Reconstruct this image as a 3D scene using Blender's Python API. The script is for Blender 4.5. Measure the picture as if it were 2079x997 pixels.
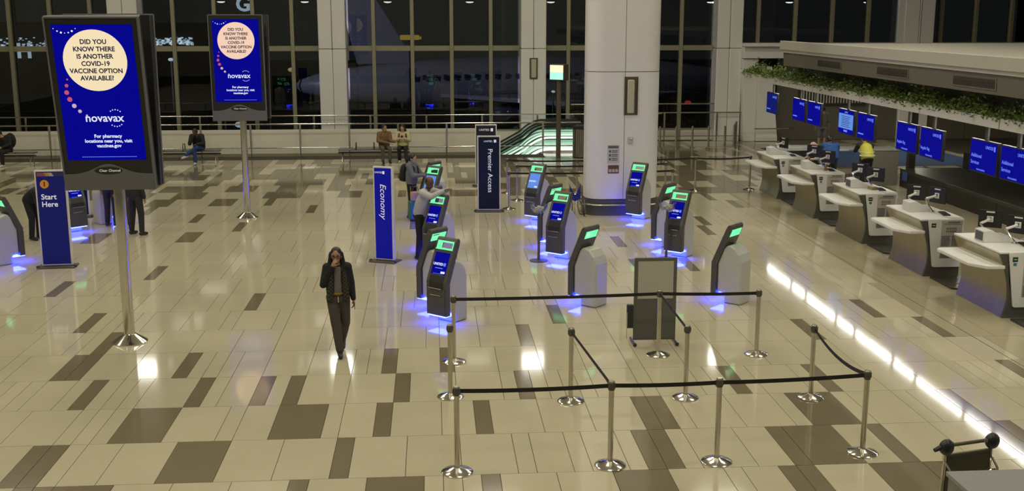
import bpy, bmesh, math, random
import numpy as np
from mathutils import Vector, Matrix
random.seed(7)
for o in list(bpy.data.objects): bpy.data.objects.remove(o)
SC = bpy.context.scene; COL = SC.collection
PI = math.pi; R = math.radians

# ---------------------------------------------------------------- camera
FPX = 2265.0; CH = 4.993; PITCH = 0.203264; YAW = 0.071843
cy, sy = math.cos(YAW), math.sin(YAW)
cf = Vector((sy*math.cos(PITCH), cy*math.cos(PITCH), -math.sin(PITCH)))
cr = Vector((cy, -sy, 0)); cu = cr.cross(cf)
cam = bpy.data.cameras.new('camera'); camo = bpy.data.objects.new('camera', cam); COL.objects.link(camo)
camo.matrix_world = Matrix(((cr.x, cu.x, -cf.x, 0), (cr.y, cu.y, -cf.y, 0), (cr.z, cu.z, -cf.z, CH), (0, 0, 0, 1)))
cam.sensor_fit = 'HORIZONTAL'; cam.sensor_width = 36; cam.lens = 36*FPX/2079; cam.clip_end = 600; cam.clip_start = .1
SC.camera = camo
# ---------------------------------------------------------------- world, exposure
W = bpy.data.worlds.new('night'); SC.world = W; W.use_nodes = True
W.node_tree.nodes['Background'].inputs[0].default_value = (.05, .05, .047, 1)
W.node_tree.nodes['Background'].inputs[1].default_value = 1.0
SC.view_settings.view_transform = 'Standard'; SC.view_settings.look = 'None'
SC.view_settings.exposure = 0.0; SC.view_settings.gamma = 1.0
LAMP_POWER = 225          # each hall ceiling lamp, watts
LAMP_COL = (1.0, .93, .74)
STRIP = 28                # counter strip light emission

# ---------------------------------------------------------------- materials
def _n(t, k): return t.nodes.new(k)
def mat(name, col, rough=.5, metal=0., noise=0., scale=6., bump=0., emit=None, es=0., spec=.5, alpha=None):
    m = bpy.data.materials.new(name); m.use_nodes = True; t = m.node_tree; b = t.nodes['Principled BSDF']
    c = tuple(col)+(1,); b.inputs['Base Color'].default_value = c
    b.inputs['Roughness'].default_value = rough; b.inputs['Metallic'].default_value = metal
    b.inputs['Specular IOR Level'].default_value = spec
    if noise or bump:
        tc = _n(t, 'ShaderNodeTexCoord'); nz = _n(t, 'ShaderNodeTexNoise'); nz.inputs['Scale'].default_value = scale
        nz.inputs['Detail'].default_value = 5
        t.links.new(tc.outputs['Object'], nz.inputs['Vector'])
        if noise:
            mx = _n(t, 'ShaderNodeMix'); mx.data_type = 'RGBA'
            mx.inputs[6].default_value = tuple(max(0, x*(1-noise)) for x in col)+(1,)
            mx.inputs[7].default_value = tuple(min(1, x*(1+noise)) for x in col)+(1,)
            t.links.new(nz.outputs[0], mx.inputs[0]); t.links.new(mx.outputs[2], b.inputs['Base Color'])
        if bump:
            bp = _n(t, 'ShaderNodeBump'); bp.inputs['Strength'].default_value = bump; bp.inputs['Distance'].default_value = .01
            t.links.new(nz.outputs[0], bp.inputs['Height']); t.links.new(bp.outputs[0], b.inputs['Normal'])
    if emit:
        b.inputs['Emission Color'].default_value = tuple(emit)+(1,); b.inputs['Emission Strength'].default_value = es
    return m
def glass(name, tint, amount=.9, rough=.0, ior=1.5):
    m = bpy.data.materials.new(name); m.use_nodes = True; t = m.node_tree
    for n in list(t.nodes):
        if n.type != 'OUTPUT_MATERIAL': t.nodes.remove(n)
    out = [n for n in t.nodes if n.type == 'OUTPUT_MATERIAL'][0]
    tr = _n(t, 'ShaderNodeBsdfTransparent'); tr.inputs[0].default_value = tuple(tint)+(1,)
    gl = _n(t, 'ShaderNodeBsdfGlossy'); gl.inputs['Roughness'].default_value = rough
    fr = _n(t, 'ShaderNodeFresnel'); fr.inputs[0].default_value = ior
    ml = _n(t, 'ShaderNodeMath'); ml.operation = 'MULTIPLY'; ml.inputs[1].default_value = amount
    mx = _n(t, 'ShaderNodeMixShader')
    t.links.new(fr.outputs[0], ml.inputs[0]); t.links.new(ml.outputs[0], mx.inputs[0])
    t.links.new(tr.outputs[0], mx.inputs[1]); t.links.new(gl.outputs[0], mx.inputs[2]); t.links.new(mx.outputs[0], out.inputs[0])
    return m
def tile_mat(name, col, var, rough):
    m = mat(name, col, rough, spec=.75); t = m.node_tree; b = t.nodes['Principled BSDF']
    oi = _n(t, 'ShaderNodeObjectInfo'); ge = _n(t, 'ShaderNodeNewGeometry')
    n1 = _n(t, 'ShaderNodeTexNoise'); n1.inputs['Scale'].default_value = 1.3; n1.inputs['Detail'].default_value = 3
    n2 = _n(t, 'ShaderNodeTexNoise'); n2.inputs['Scale'].default_value = 55; n2.inputs['Detail'].default_value = 4
    t.links.new(ge.outputs['Position'], n1.inputs['Vector']); t.links.new(ge.outputs['Position'], n2.inputs['Vector'])
    a1 = _n(t, 'ShaderNodeMath'); a1.operation = 'MULTIPLY_ADD'; a1.inputs[1].default_value = .45; a1.inputs[2].default_value = 0
    a2 = _n(t, 'ShaderNodeMath'); a2.operation = 'MULTIPLY_ADD'; a2.inputs[1].default_value = .30
    a3 = _n(t, 'ShaderNodeMath'); a3.operation = 'MULTIPLY_ADD'; a3.inputs[1].default_value = .25
    t.links.new(n1.outputs[0], a1.inputs[0]); t.links.new(n2.outputs[0], a2.inputs[0]); t.links.new(a1.outputs[0], a2.inputs[2])
    t.links.new(oi.outputs['Random'], a3.inputs[0]); t.links.new(a2.outputs[0], a3.inputs[2])
    mx = _n(t, 'ShaderNodeMix'); mx.data_type = 'RGBA'
    mx.inputs[6].default_value = tuple(x*(1-var) for x in col)+(1,); mx.inputs[7].default_value = tuple(min(1, x*(1+var)) for x in col)+(1,)
    t.links.new(a3.outputs[0], mx.inputs[0]); t.links.new(mx.outputs[2], b.inputs['Base Color'])
    return m
M = {}
M['tile_light'] = tile_mat('pale stone tile', (.50, .455, .322), .13, .065)
M['tile_dark'] = tile_mat('brown stone tile', (.185, .155, .098), .16, .085)
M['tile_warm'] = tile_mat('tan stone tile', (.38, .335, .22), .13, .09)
M['grout'] = mat('grout', (.045, .038, .025), .8, noise=.2)
M['white'] = mat('white panel', (.66, .65, .60), .38, noise=.05, scale=3)
M['wall_white'] = mat('painted wall', (.62, .60, .50), .5, noise=.05, scale=2)
M['column'] = mat('column cladding', (.70, .69, .66), .33, noise=.03, scale=2)
M['seam'] = mat('dark seam', (.05, .05, .045), .7, noise=.1)
M['mullion'] = mat('olive mullion', (.27, .26, .17), .42, .3, noise=.06, scale=4)
M['steel'] = mat('brushed steel', (.55, .52, .44), .27, 1., noise=.10, scale=18)
M['steel_warm'] = mat('satin counter steel', (.44, .40, .29), .33, 1., noise=.14, scale=5)
M['chrome'] = mat('polished steel', (.66, .64, .58), .14, 1., noise=.05, scale=9)
M['black'] = mat('black plastic', (.012, .012, .012), .38, noise=.2)
M['belt'] = mat('black webbing', (.008, .008, .009), .7, noise=.3, scale=60)
M['charcoal'] = mat('charcoal shell', (.070, .068, .055), .42, noise=.12, scale=14)
M['charcoal2'] = mat('dark kiosk recess', (.018, .018, .017), .5, noise=.2)
M['kiosk_body'] = mat('silver kiosk body', (.50, .50, .46), .42, .15, noise=.04, scale=10)
M['grey'] = mat('grey fascia', (.12, .12, .125), .5, noise=.06)
M['greyboard'] = mat('grey fabric board', (.10, .10, .085), .8, noise=.12, scale=80)
M['paper'] = mat('paper', (.42, .40, .34), .6, noise=.08, scale=60)
M['ink'] = mat('grey print', (.10, .10, .11), .7, noise=.2)
M['redink'] = mat('red print', (.30, .06, .07), .7, noise=.1)
M['navy'] = mat('navy sign face', (.003, .008, .028), .35, noise=.1, spec=.3)
M['royal'] = mat('royal blue sign face', (.005, .009, .09), .4, noise=.08, emit=(.001, .003, .10), es=.5, spec=.3)
M['bluesign'] = mat('lit blue sign face', (.004, .006, .14), .4, noise=.05, emit=(.001, .002, .28), es=.6, spec=.2)
M['letter'] = mat('white lettering', (.85, .86, .88), .5, noise=.02, emit=(.8, .85, 1), es=.28)
M['darkletter'] = mat('navy lettering', (.01, .015, .09), .6, noise=.05)
M['screen'] = mat('blue screen', (.0, .0, .01), .6, noise=.05, emit=(.0008, .0012, .25), es=1.0, spec=.05)
M['screen_dim'] = mat('dim blue screen', (.0, .0, .03), .6, noise=.05, emit=(.004, .010, .13), es=1.0, spec=.05)
M['screen_pale'] = mat('pale blue screen', (.0, .0, .03), .6, noise=.05, emit=(.12, .27, .75), es=1.0, spec=.05)
M['screen_text'] = mat('screen lettering', (0, 0, 0), .4, noise=.05, emit=(.75, .8, 1), es=1.0)
M['screen_text2'] = mat('blue screen lettering', (0, 0, 0), .4, noise=.05, emit=(.16, .25, 1), es=.9)
M['cream'] = mat('cream disc on screen', (0, 0, 0), .4, noise=.05, emit=(.95, .78, .50), es=.95)
M['pinkcream'] = mat('peach disc on screen', (0, 0, 0), .4, noise=.05, emit=(.95, .66, .50), es=.95)
M['pink'] = mat('pink dot on screen', (0, 0, 0), .4, noise=.05, emit=(.75, .10, .22), es=.7)
M['palepink'] = mat('pale dot on screen', (0, 0, 0), .4, noise=.05, emit=(.75, .5, .6), es=.8)
M['green_glow'] = mat('green lit rim', (.1, .3, .2), .3, noise=.05, emit=(.16, .9, .40), es=.95)
M['blue_glow'] = mat('blue floor light', (.05, .05, .3), .3, noise=.05, emit=(.012, .02, 1.), es=75)
M['white_glow'] = mat('white strip light', (.8, .8, .8), .4, noise=.02, emit=(1, .97, .92), es=STRIP)
M['esc_glow'] = mat('escalator strip light', (.8, .8, .8), .4, noise=.02, emit=(.92, 1, .93), es=1.0)
M['flood'] = mat('floodlight lens', (.8, .8, .8), .4, noise=.02, emit=(1, .97, .88), es=9)
M['lamp_glow'] = mat('small lamp lens', (.8, .8, .8), .4, noise=.02, emit=(1, .93, .8), es=9)
M['dot_white'] = mat('far white light', (.5, .5, .5), .4, noise=.02, emit=(.8, .88, 1), es=3)
M['dot_green'] = mat('far green light', (.5, .5, .5), .4, noise=.02, emit=(.3, 1, .7), es=1.6)
M['dot_amber'] = mat('far amber light', (.5, .5, .5), .4, noise=.02, emit=(1, .55, .08), es=1.8)
M['dot_red'] = mat('far red light', (.5, .1, .1), .4, noise=.02, emit=(1, .05, .03), es=2)
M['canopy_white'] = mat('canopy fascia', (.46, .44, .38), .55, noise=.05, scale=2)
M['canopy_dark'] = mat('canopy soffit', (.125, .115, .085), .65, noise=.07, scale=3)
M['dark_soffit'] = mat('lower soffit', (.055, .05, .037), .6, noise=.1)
M['vent'] = mat('vent grille', (.03, .028, .022), .5, noise=.1)
M['planter'] = mat('planter box', (.55, .54, .50), .5, noise=.06, scale=3)
M['leaf'] = mat('leaf', (.115, .165, .034), .6, noise=.6, scale=9)
M['handrail'] = mat('black rubber handrail', (.012, .012, .012), .35, noise=.1)
M['esc_glass'] = glass('green balustrade glass', (.80, .88, .84), .8)
M['win_glass'] = glass('dark window glass', (.30, .33, .34), .85, ior=1.62)
M['clear'] = glass('clear plastic', (.95, .97, .96), .7, .02)
M['carpet'] = mat('blue carpet', (.02, .05, .13), .9, noise=.2, scale=30)
M['lobby'] = mat('brown lobby panel', (.105, .095, .07), .5, noise=.12, scale=1.5)
M['dark_wall'] = mat('dark wall', (.028, .026, .02), .7, noise=.15, scale=2)
M['apron'] = mat('night apron', (.035, .034, .033), .8, noise=.3, scale=.2)
M['plane_white'] = mat('aircraft paint', (.30, .28, .36), .4, noise=.06, scale=.6)
M['plane_blue'] = mat('aircraft blue paint', (.03, .03, .10), .4, noise=.06)
M['belt_black'] = mat('conveyor deck', (.055, .05, .038), .33, .4, noise=.12, scale=5)
M['conveyor_side'] = mat('conveyor skirt', (.028, .025, .018), .4, .3, noise=.12, scale=3)
M['laminate'] = mat('grey laminate', (.20, .19, .155), .5, noise=.06)
M['sconce'] = mat('sconce diffuser', (.36, .34, .25), .5, noise=.05, emit=(1, .9, .6), es=.03)
M['bronze'] = mat('bronze back box', (.11, .10, .07), .45, .5, noise=.08)

# ---------------------------------------------------------------- mesh builder
class MB:
    def __init__(s): s.v = []; s.f = []; s.m = []; s.mi = 0
    def add(s, vs, fs, T=None):
        b = len(s.v)
        for p in vs:
            p = Vector(p); s.v.append(tuple(T @ p) if T else tuple(p))
        for f in fs: s.f.append(tuple(b+i for i in f)); s.m.append(s.mi)
        return s
    def box(s, x0, x1, y0, y1, z0, z1, T=None):
        return s.add([(x0, y0, z0), (x1, y0, z0), (x1, y1, z0), (x0, y1, z0), (x0, y0, z1), (x1, y0, z1), (x1, y1, z1), (x0, y1, z1)],
                     [(0, 3, 2, 1), (4, 5, 6, 7), (0, 1, 5, 4), (1, 2, 6, 5), (2, 3, 7, 6), (3, 0, 4, 7)], T)
    def prism(s, poly, ax, a, b, T=None):
        n = len(poly); vs = []
        for h in (a, b):
            for p, q in poly:
                vs.append((h, p, q) if ax == 'x' else (p, h, q) if ax == 'y' else (p, q, h))
        area = sum(poly[i][0]*poly[(i+1) % n][1]-poly[(i+1) % n][0]*poly[i][1] for i in range(n))
        up = (area > 0) != (ax == 'y')
        fs = [tuple(range(n))[::-1] if up else tuple(range(n)), tuple(range(n, 2*n)) if up else tuple(range(n, 2*n))[::-1]]
        for i in range(n):
            j = (i+1) % n; q = (i, j, n+j, n+i); fs.append(q if up else q[::-1])
        return s.add(vs, fs, T)
    def tube(s, pts, r, n=8, T=None, cap=True):
        pts = [Vector(p) for p in pts]; k = len(pts); rs = r if isinstance(r, (list, tuple)) else [r]*k
        vs = []; fs = []; t = (pts[1]-pts[0]).normalized(); a = Vector((0, 0, 1)) if abs(t.z) < .9 else Vector((1, 0, 0)); u = t.cross(a).normalized()
        for i in range(k):
            d = (pts[min(i+1, k-1)]-pts[max(i-1, 0)]).normalized()
            u = (u-d*u.dot(d)).normalized(); w = d.cross(u)
            for j in range(n):
                an = 2*PI*j/n; vs.append(pts[i]+(u*math.cos(an)+w*math.sin(an))*rs[i])
        for i in range(k-1):
            for j in range(n):
                j2 = (j+1) % n; fs.append((i*n+j, i*n+j2, (i+1)*n+j2, (i+1)*n+j))
        if cap: fs.append(tuple(range(n))[::-1]); fs.append(tuple(range((k-1)*n, k*n)))
        return s.add(vs, fs, T)
    def lathe(s, prof, n=24, c=(0, 0, 0), T=None):
        vs = []; fs = []; k = len(prof)
        for r, z in prof:
            for j in range(n):
                an = 2*PI*j/n; vs.append((c[0]+r*math.cos(an), c[1]+r*math.sin(an), c[2]+z))
        for i in range(k-1):
            for j in range(n):
                j2 = (j+1) % n; fs.append((i*n+j, i*n+j2, (i+1)*n+j2, (i+1)*n+j))
        fs.append(tuple(range(n))[::-1]); fs.append(tuple(range((k-1)*n, k*n)))
        return s.add(vs, fs, T)
    def ell(s, c, rad, nu=14, nv=9, T=None):
        vs = [(c[0], c[1], c[2]-rad[2])]; fs = []
        for i in range(1, nv):
            ph = -PI/2+PI*i/nv
            for j in range(nu):
                an = 2*PI*j/nu; vs.append((c[0]+rad[0]*math.cos(ph)*math.cos(an), c[1]+rad[1]*math.cos(ph)*math.sin(an), c[2]+rad[2]*math.sin(ph)))
        vs.append((c[0], c[1], c[2]+rad[2])); last = len(vs)-1
        for j in range(nu):
            j2 = (j+1) % nu; fs.append((0, 1+j2, 1+j)); fs.append((last, last-nu+j, last-nu+j2))
            for i in range(nv-2): fs.append((1+i*nu+j, 1+i*nu+j2, 1+(i+1)*nu+j2, 1+(i+1)*nu+j))
        return s.add(vs, fs, T)
    def disc(s, c, r, nrm='y', n=28):
        vs = []
        for j in range(n):
            a = 2*PI*j/n; vs.append((c[0]+r*math.cos(a), c[1], c[2]+r*math.sin(a)))
        return s.add(vs, [tuple(range(n))])
    def mesh(s, name, mats, smooth=False):
        me = bpy.data.meshes.new(name); me.from_pydata(s.v, [], s.f)
        for m in (mats if isinstance(mats, (list, tuple)) else [mats]): me.materials.append(M[m] if isinstance(m, str) else m)
        if any(s.m): me.polygons.foreach_set('material_index', s.m)
        if smooth: me.shade_smooth(); me.set_sharp_from_angle(angle=R(38))
        me.update(); return me
    def build(s, name, mats, parent=None, smooth=False, bevel=0, seg=2, loc=None):
        return link(name, s.mesh(name, mats, smooth or bevel > 0), parent, bevel, seg, loc)
def link(name, me, parent=None, bevel=0, seg=2, loc=None, rot=None):
    o = bpy.data.objects.new(name, me); COL.objects.link(o)
    if parent: o.parent = parent
    if loc: o.location = loc
    if rot: o.rotation_euler = rot
    if bevel:
        b = o.modifiers.new('bevel', 'BEVEL'); b.width = bevel; b.segments = seg; b.limit_method = 'ANGLE'; b.angle_limit = R(40)
    return o
def tag(o, label, cat, group=None):
    o['label'] = label; o['category'] = cat
    if group: o['group'] = group
    return o
def thing(name, label, cat, loc=(0, 0, 0), rz=0, group=None):
    o = bpy.data.objects.new(name, None); COL.objects.link(o); o.empty_display_size = .1
    o.location = loc; o.rotation_euler = (0, 0, rz); return tag(o, label, cat, group)
def struct(o): o['kind'] = 'structure'; return o
def stuff(o): o['kind'] = 'stuff'; return o
def sempty(name):
    o = bpy.data.objects.new(name, None); COL.objects.link(o); return struct(o)
def dup(root, loc, rz=None, label=None):
    def cp(o, par):
        c = o.copy(); COL.objects.link(c)
        if par: c.parent = par
        for ch in o.children: cp(ch, c)
        return c
    r = cp(root, None); r.location = loc
    if rz is not None: r.rotation_euler = (0, 0, rz)
    if label: r['label'] = label
    return r
_tc = {}
def text(body, size, m, parent, loc, rot=(PI/2, 0, 0), align='CENTER', name='lettering', sx=1., bold=0., ext=.0015, shear=0.):
    key = (body, round(size, 4), align, m, round(sx, 3), bold, shear)
    if key not in _tc:
        cu_ = bpy.data.curves.new('t', 'FONT'); cu_.body = body; cu_.size = size; cu_.align_x = align; cu_.align_y = 'CENTER'
        cu_.extrude = ext; cu_.shear = shear; cu_.offset = bold; cu_.resolution_u = 3
        ob = bpy.data.objects.new('t', cu_); COL.objects.link(ob)
        dg = bpy.context.evaluated_depsgraph_get(); me = bpy.data.meshes.new_from_object(ob.evaluated_get(dg))
        bpy.data.objects.remove(ob); me.materials.clear(); me.materials.append(M[m])
        if sx != 1.:
            for v in me.vertices: v.co.x *= sx
        _tc[key] = me
    return link(name, _tc[key], parent, loc=loc, rot=rot)
def pj(p):
    d = Vector(p)-Vector((0, 0, CH)); z = d.dot(cf); return (1039.5+FPX*d.dot(cr)/z, 498.5-FPX*d.dot(cu)/z, z)
# ================================================================ FLOOR
D = 1.22; U = .172*D; X0 = .06*D; N0 = -13.52452
DARK = {0: [(-26, -25), (-25, -24), (-18, -17), (-4, -3), (0, 1)], -1: [(-25, -24), (6, 7), (38, 39), (28, 29)],
        1: [(-23, -22), (-16, -15), (-12, -11), (-10, -9), (-3, -2), (5, 6), (19, 20), (25, 26), (39, 40)],
        2: [(-19, -16), (-10, -7), (-4, -3), (2, 3), (12, 13), (13, 14), (22, 25), (32, 33)],
        3: [(-23, -22), (-22, -21), (-15, -12), (-6, -5), (11, 12), (12, 13), (19, 20), (20, 23), (25, 26), (32, 33), (33, 34)],
        4: [(-22, -21), (-21, -20), (-20, -17), (-8, -7), (-4, -1), (2, 3), (9, 12), (18, 19), (19, 20), (23, 26), (26, 27), (27, 28)],
        5: [(-14, -11), (-30, -29), (5, 6), (15, 18), (29, 30)], -3: [(-16, -15)], -5: [(-27, -26), (19, 20), (24, 25)], -4: [(-34, -33)],
        -2: [(-28, -27), (9, 10), (35, 36)], -10: [(-29, -28)], -8: [(-28, -26), (-38, -36), (30, 31)], -9: [(-23, -22), (31, 32), (-3, -2)],
        -12: [(-22, -21), (36, 37)], -11: [(-16, -15), (-36, -35), (38, 39)], -7: [(19, 20)]}
SEAM = {0: [-29, -26, -18, -17, -16, -15, -12, -9, -6, -5, -4, -3, 0, 4, 10, 14],
        1: [-24, -23, -22, -21, -20, -19, -16, -15, -11, -10, -9, -6, -3, -2, 4, 5, 6, 7, 10, 13, 19, 25, 26, 29, 32, 35, 38],
        2: [-25, -22, -21, -20, -19, -16, -13, -10, -7, -4, -3, 0, 2, 3, 6, 9, 12, 13, 14, 22, 25, 30, 32, 33],
        3: [-22, -21, -18, -15, -12, -9, -6, -5, -2, 4, 7, 10, 11, 12, 13, 19, 20, 23, 25, 26]}
floor = struct(MB().box(-24, 4.0, -6, 40.72, -.4, -.006).box(4.0, 30, -6, 56, -.4, -.006).build('floor', 'grout'))
rt = random.Random(11); tiles = []
for n in range(8, -24, -1):
    yn, yf = -(n+1+N0)*D, -(n+N0)*D
    if yf > 45.3: continue
    dk = DARK.get(n, []); cuts = set(SEAM.get(n, []))
    for a, b in dk: cuts |= {a, b}
    k = -92+rt.randrange(3)
    while k < 92:
        hit = [b for a, b in dk if a == k]
        if hit: e = hit[0]; dark = True
        else:
            e = k+rt.choice((3, 3, 3, 3, 1, 3, 1, 3)); dark = False
            c = [q for q in cuts if k < q < e]
            if c: e = min(c)
            if n <= -13 or (n <= -12 and -40 < k < -24 and rt.random() < .5):
                e = min(e, k+rt.choice((3, 3, 2, 1))); dark = rt.random() < (.60 if n > -18 else .5)
        x0, x1 = X0+k*U, X0+e*U; k = e
        if yf > 40.8 and x0 < 4.05: continue
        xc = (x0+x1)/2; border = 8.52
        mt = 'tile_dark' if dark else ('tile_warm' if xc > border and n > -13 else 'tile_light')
        p = pj((xc, (yn+yf)/2, 0)); vis = -40 < p[0] < 2120 and p[1] < 1040
        tiles.append((((x1-x0)*(yf-yn)/p[2]**3 if vis else 0), x0, x1, yn, yf, mt))
tiles.sort(key=lambda t: -t[0])
G = .0036; _tm = {}
def tile_mesh(w, m):
    key = (round(w, 3), m)
    if key not in _tm:
        h = D/2-G; w2 = w/2-G
        _tm[key] = MB().add([(-w2, -h, -.02), (w2, -h, -.02), (w2, h, -.02), (-w2, h, -.02), (-w2, -h, 0), (w2, -h, 0), (w2, h, 0), (-w2, h, 0)],
                            [(4, 5, 6, 7), (0, 1, 5, 4), (1, 2, 6, 5), (2, 3, 7, 6), (3, 0, 4, 7)]).mesh('tile', m)
    return _tm[key]
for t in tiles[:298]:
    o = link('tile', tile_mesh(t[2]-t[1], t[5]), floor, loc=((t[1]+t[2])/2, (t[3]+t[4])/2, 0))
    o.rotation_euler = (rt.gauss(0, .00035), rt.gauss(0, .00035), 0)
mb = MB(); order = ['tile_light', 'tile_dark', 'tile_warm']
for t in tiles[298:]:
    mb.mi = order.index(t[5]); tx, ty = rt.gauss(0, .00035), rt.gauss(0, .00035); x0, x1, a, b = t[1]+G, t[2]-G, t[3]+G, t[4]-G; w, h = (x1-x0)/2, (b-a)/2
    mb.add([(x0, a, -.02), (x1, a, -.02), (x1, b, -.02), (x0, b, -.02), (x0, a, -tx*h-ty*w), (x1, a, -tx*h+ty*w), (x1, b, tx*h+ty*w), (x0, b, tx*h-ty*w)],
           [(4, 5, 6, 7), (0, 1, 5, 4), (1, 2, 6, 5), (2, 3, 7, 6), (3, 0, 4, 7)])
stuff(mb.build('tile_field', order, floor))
MB().box(8.515, 8.53, 6, 31, -.004, .0015).build('border_strip', 'steel', floor)
MB().box(12.6, 19, 36.5, 42.0, -.004, .006).build('blue_carpet', 'carpet', floor)

# ================================================================ BACK GLASS WALL
YW = 45.3; ZT = 12.4
wall = sempty('wall_back')
mx_ = [-21.0, -19.4, -17.8, -16.21, -14.67, -13.14, -10.0, -8.41, -6.93, -5.42, -2.24, -.72, .84, 2.4, 5.52, 7.05, 8.58, 10.1, 13.24, 14.77, 16.3, 17.8, 20.87, 22.33, 23.84, 25.4]
cols_ = [(-12.34, -11.21), (-4.36, -3.3), (3.57, 4.57), (11.43, 12.47), (19.08, 20.33)]
zs = [.42, 3.72, 7.0, 10.2]
mm = MB().box(-.075, .075, -.16, .10, -3, ZT).mesh('mullion', 'mullion')
for x in mx_: link('mullion', mm, wall, loc=(x, YW, 0), bevel=.01, seg=1)
xs_all = sorted(mx_+[c for p in cols_ for c in p])
for z in zs[1:]:
    for a, b in zip(xs_all, xs_all[1:]):
        if any(abs(a-c[0]) < .01 for c in cols_): continue
        MB().box(a+.02, b-.02, YW-.11, YW+.08, z-.10, z+.10).build('transom', 'mullion', wall)
zz = zs+[ZT]
for a, b in zip(xs_all, xs_all[1:]):
    if any(abs(a-c[0]) < .01 for c in cols_): continue
    for z0, z1 in zip(zz, zz[1:]):
        MB().box(a+.07, b-.07, YW-.006, YW+.006, z0+.02, z1-.02).build('pane', 'win_glass', wall)
MB().box(-24, 30, YW-.14, YW+.14, -3, .42).build('sill_wall', 'wall_white', wall)
MB().box(-24, 30, YW-.17, YW+.12, .42, .47).build('sill', 'mullion', wall)
for i, (a, b) in enumerate(cols_):
    c = sempty('wall_column_%d' % (i+1)); m_ = (a+b)/2
    MB().box(a+.03, b-.03, 44.66, 45.5, -3, ZT).build('core', 'seam', c)
    for x0, x1 in ((a, m_-.006), (m_+.006, b)):
        for z0, z1 in ((-3, 3.70), (3.715, 8.0), (8.015, ZT)):
            MB().box(x0, x1, 44.6, 45.45, z0, z1).build('cladding_panel', 'column', c, bevel=.03)
    # floodlight high on the column
    f = thing('column_floodlight', 'white floodlight high on the %s rear wall column' % ('first', 'second', 'third', 'fourth', 'fifth')[i], 'floodlight', (m_, 44.58, 9.1), group='floodlights high on the wall columns')
    MB().box(-.5, .5, -.14, 0, -.36, .36).build('housing', 'grey', f, bevel=.02)
    MB().box(-.45, .45, -.155, -.141, -.31, .31).build('lens', 'flood', f)
    if i in (2,):
        s = thing('wall_sconce', 'slim beige wall light in a dark box on the rear column behind the escalator', 'wall light', (m_, 44.595, 2.95))
        MB().box(-.16, .16, -.03, 0, -.42, .40).build('back_box', 'bronze', s)
        MB().box(-.10, .10, -.10, -.031, -.37, .35).build('diffuser', 'sconce', s, bevel=.02)
# side walls and ceiling
struct(MB().box(-24.4, -24, -6, 46, -.4, ZT).build('wall_left', 'wall_white'))
struct(MB().box(29.8, 30.2, -6, 56, -.4, ZT).build('wall_right', 'dark_wall'))
struct(MB().box(-24.4, 30.2, -6.4, -6, -.4, ZT).build('wall_front', 'wall_white'))
struct(MB().box(-24.4, 30.2, -6.4, 46, ZT, ZT+.3).build('ceiling', 'wall_white'))
# escalator pit
pit = sempty('wall_pit')
MB().box(-24, 4.0, 40.72, 45.2, -3.2, -3.0).build('pit_floor', 'dark_wall', pit)
MB().box(3.9, 4.0, 40.74, 45.16, -3, -.41).build('pit_side', 'wall_white', pit)

# ================================================================ HALL CEILING LAMPS
k = 0
for y in (4, 12, 20, 28, 36):
    for x in (-14, -6, 2, 10):
        t = thing('ceiling_lamp', '%s square ceiling lamp in the %s row from the mezzanine' % (['leftmost', 'inner left', 'inner right', 'rightmost'][(x+14)//8], {4: 'first', 12: 'second', 20: 'third', 28: 'fourth', 36: 'fifth'}[y]), 'ceiling lamp', (x, y, ZT), group='square lamps in the hall ceiling')
        MB().box(-.9, .9, -.9, .9, -.22, 0).build('housing', 'grey', t, bevel=.03)
        l = bpy.data.lights.new('lamp_light', 'AREA'); l.shape = 'SQUARE'; l.size = 1.7; l.energy = LAMP_POWER; l.color = LAMP_COL
        lo = bpy.data.objects.new('lamp_light', l); COL.objects.link(lo); lo.parent = t; lo.location = (0, 0, -.24)

# ================================================================ PARAPET + GUARD RAILING
par = sempty('wall_parapet')
px_ = [-20.6+1.76*i for i in range(14)]; px_[-1] = 2.2
for a, b in zip(px_, px_[1:]):
    MB().box(a+.006, b-.006, 40.76, 40.92, .0, .95).build('parapet_panel', 'wall_white', par, bevel=.008)
MB().box(-20.6, 2.2, 40.79, 40.9, 0, .93).build('parapet_core', 'seam', par)
MB().box(-20.6, 2.2, 40.70, 40.76, 0, .10).build('kick_plate', 'mullion', par)
def railing(label, xs, y, ztop, zlow, x_end, zbase=0):
    t = thing('guard_railing', label, 'railing', (0, y, 0))
    for z, r in ((ztop, .027), (zlow, .02)):
        MB().tube([(xs[0]-.3, 0, z), (x_end, 0, z)], r, 10).build('rail', 'chrome', t, smooth=True)
    for x in xs:
        MB().box(x-.035, x+.035, -.02, .02, zlow, ztop-.02).build('post', 'steel', t, bevel=.006)
        MB().box(x-.014, x+.014, -.014, .014, zbase, zlow).build('post_foot', 'seam', t)
    return t
railing('steel guard railing in front of the low white wall', [-20.4+1.745*i for i in range(15)], 40.32, 1.2, .35, 5.4)
railing('steel railing along the window sill behind the escalator', [-20+2.2*i for i in range(14)], 44.3, 1.15, .5, 9.2, -.4)
railing('steel railing along the window right of the round column', [7.2, 9.35, 11.5, 13.0], 44.45, 1.17, .22, 13.6)
t = thing('upper_handrail', 'single upper steel handrail along the right window', 'handrail', (0, 44.7, 0))
MB().tube([(5.6, 0, 1.5), (12.4, 0, 1.5)], .03, 10).build('rail', 'chrome', t, smooth=True)
for x in (6.5, 9.0, 11.6): MB().tube([(x, 0, .45), (x, 0, 1.49)], .015, 6).build('bracket', 'steel', t)

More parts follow.
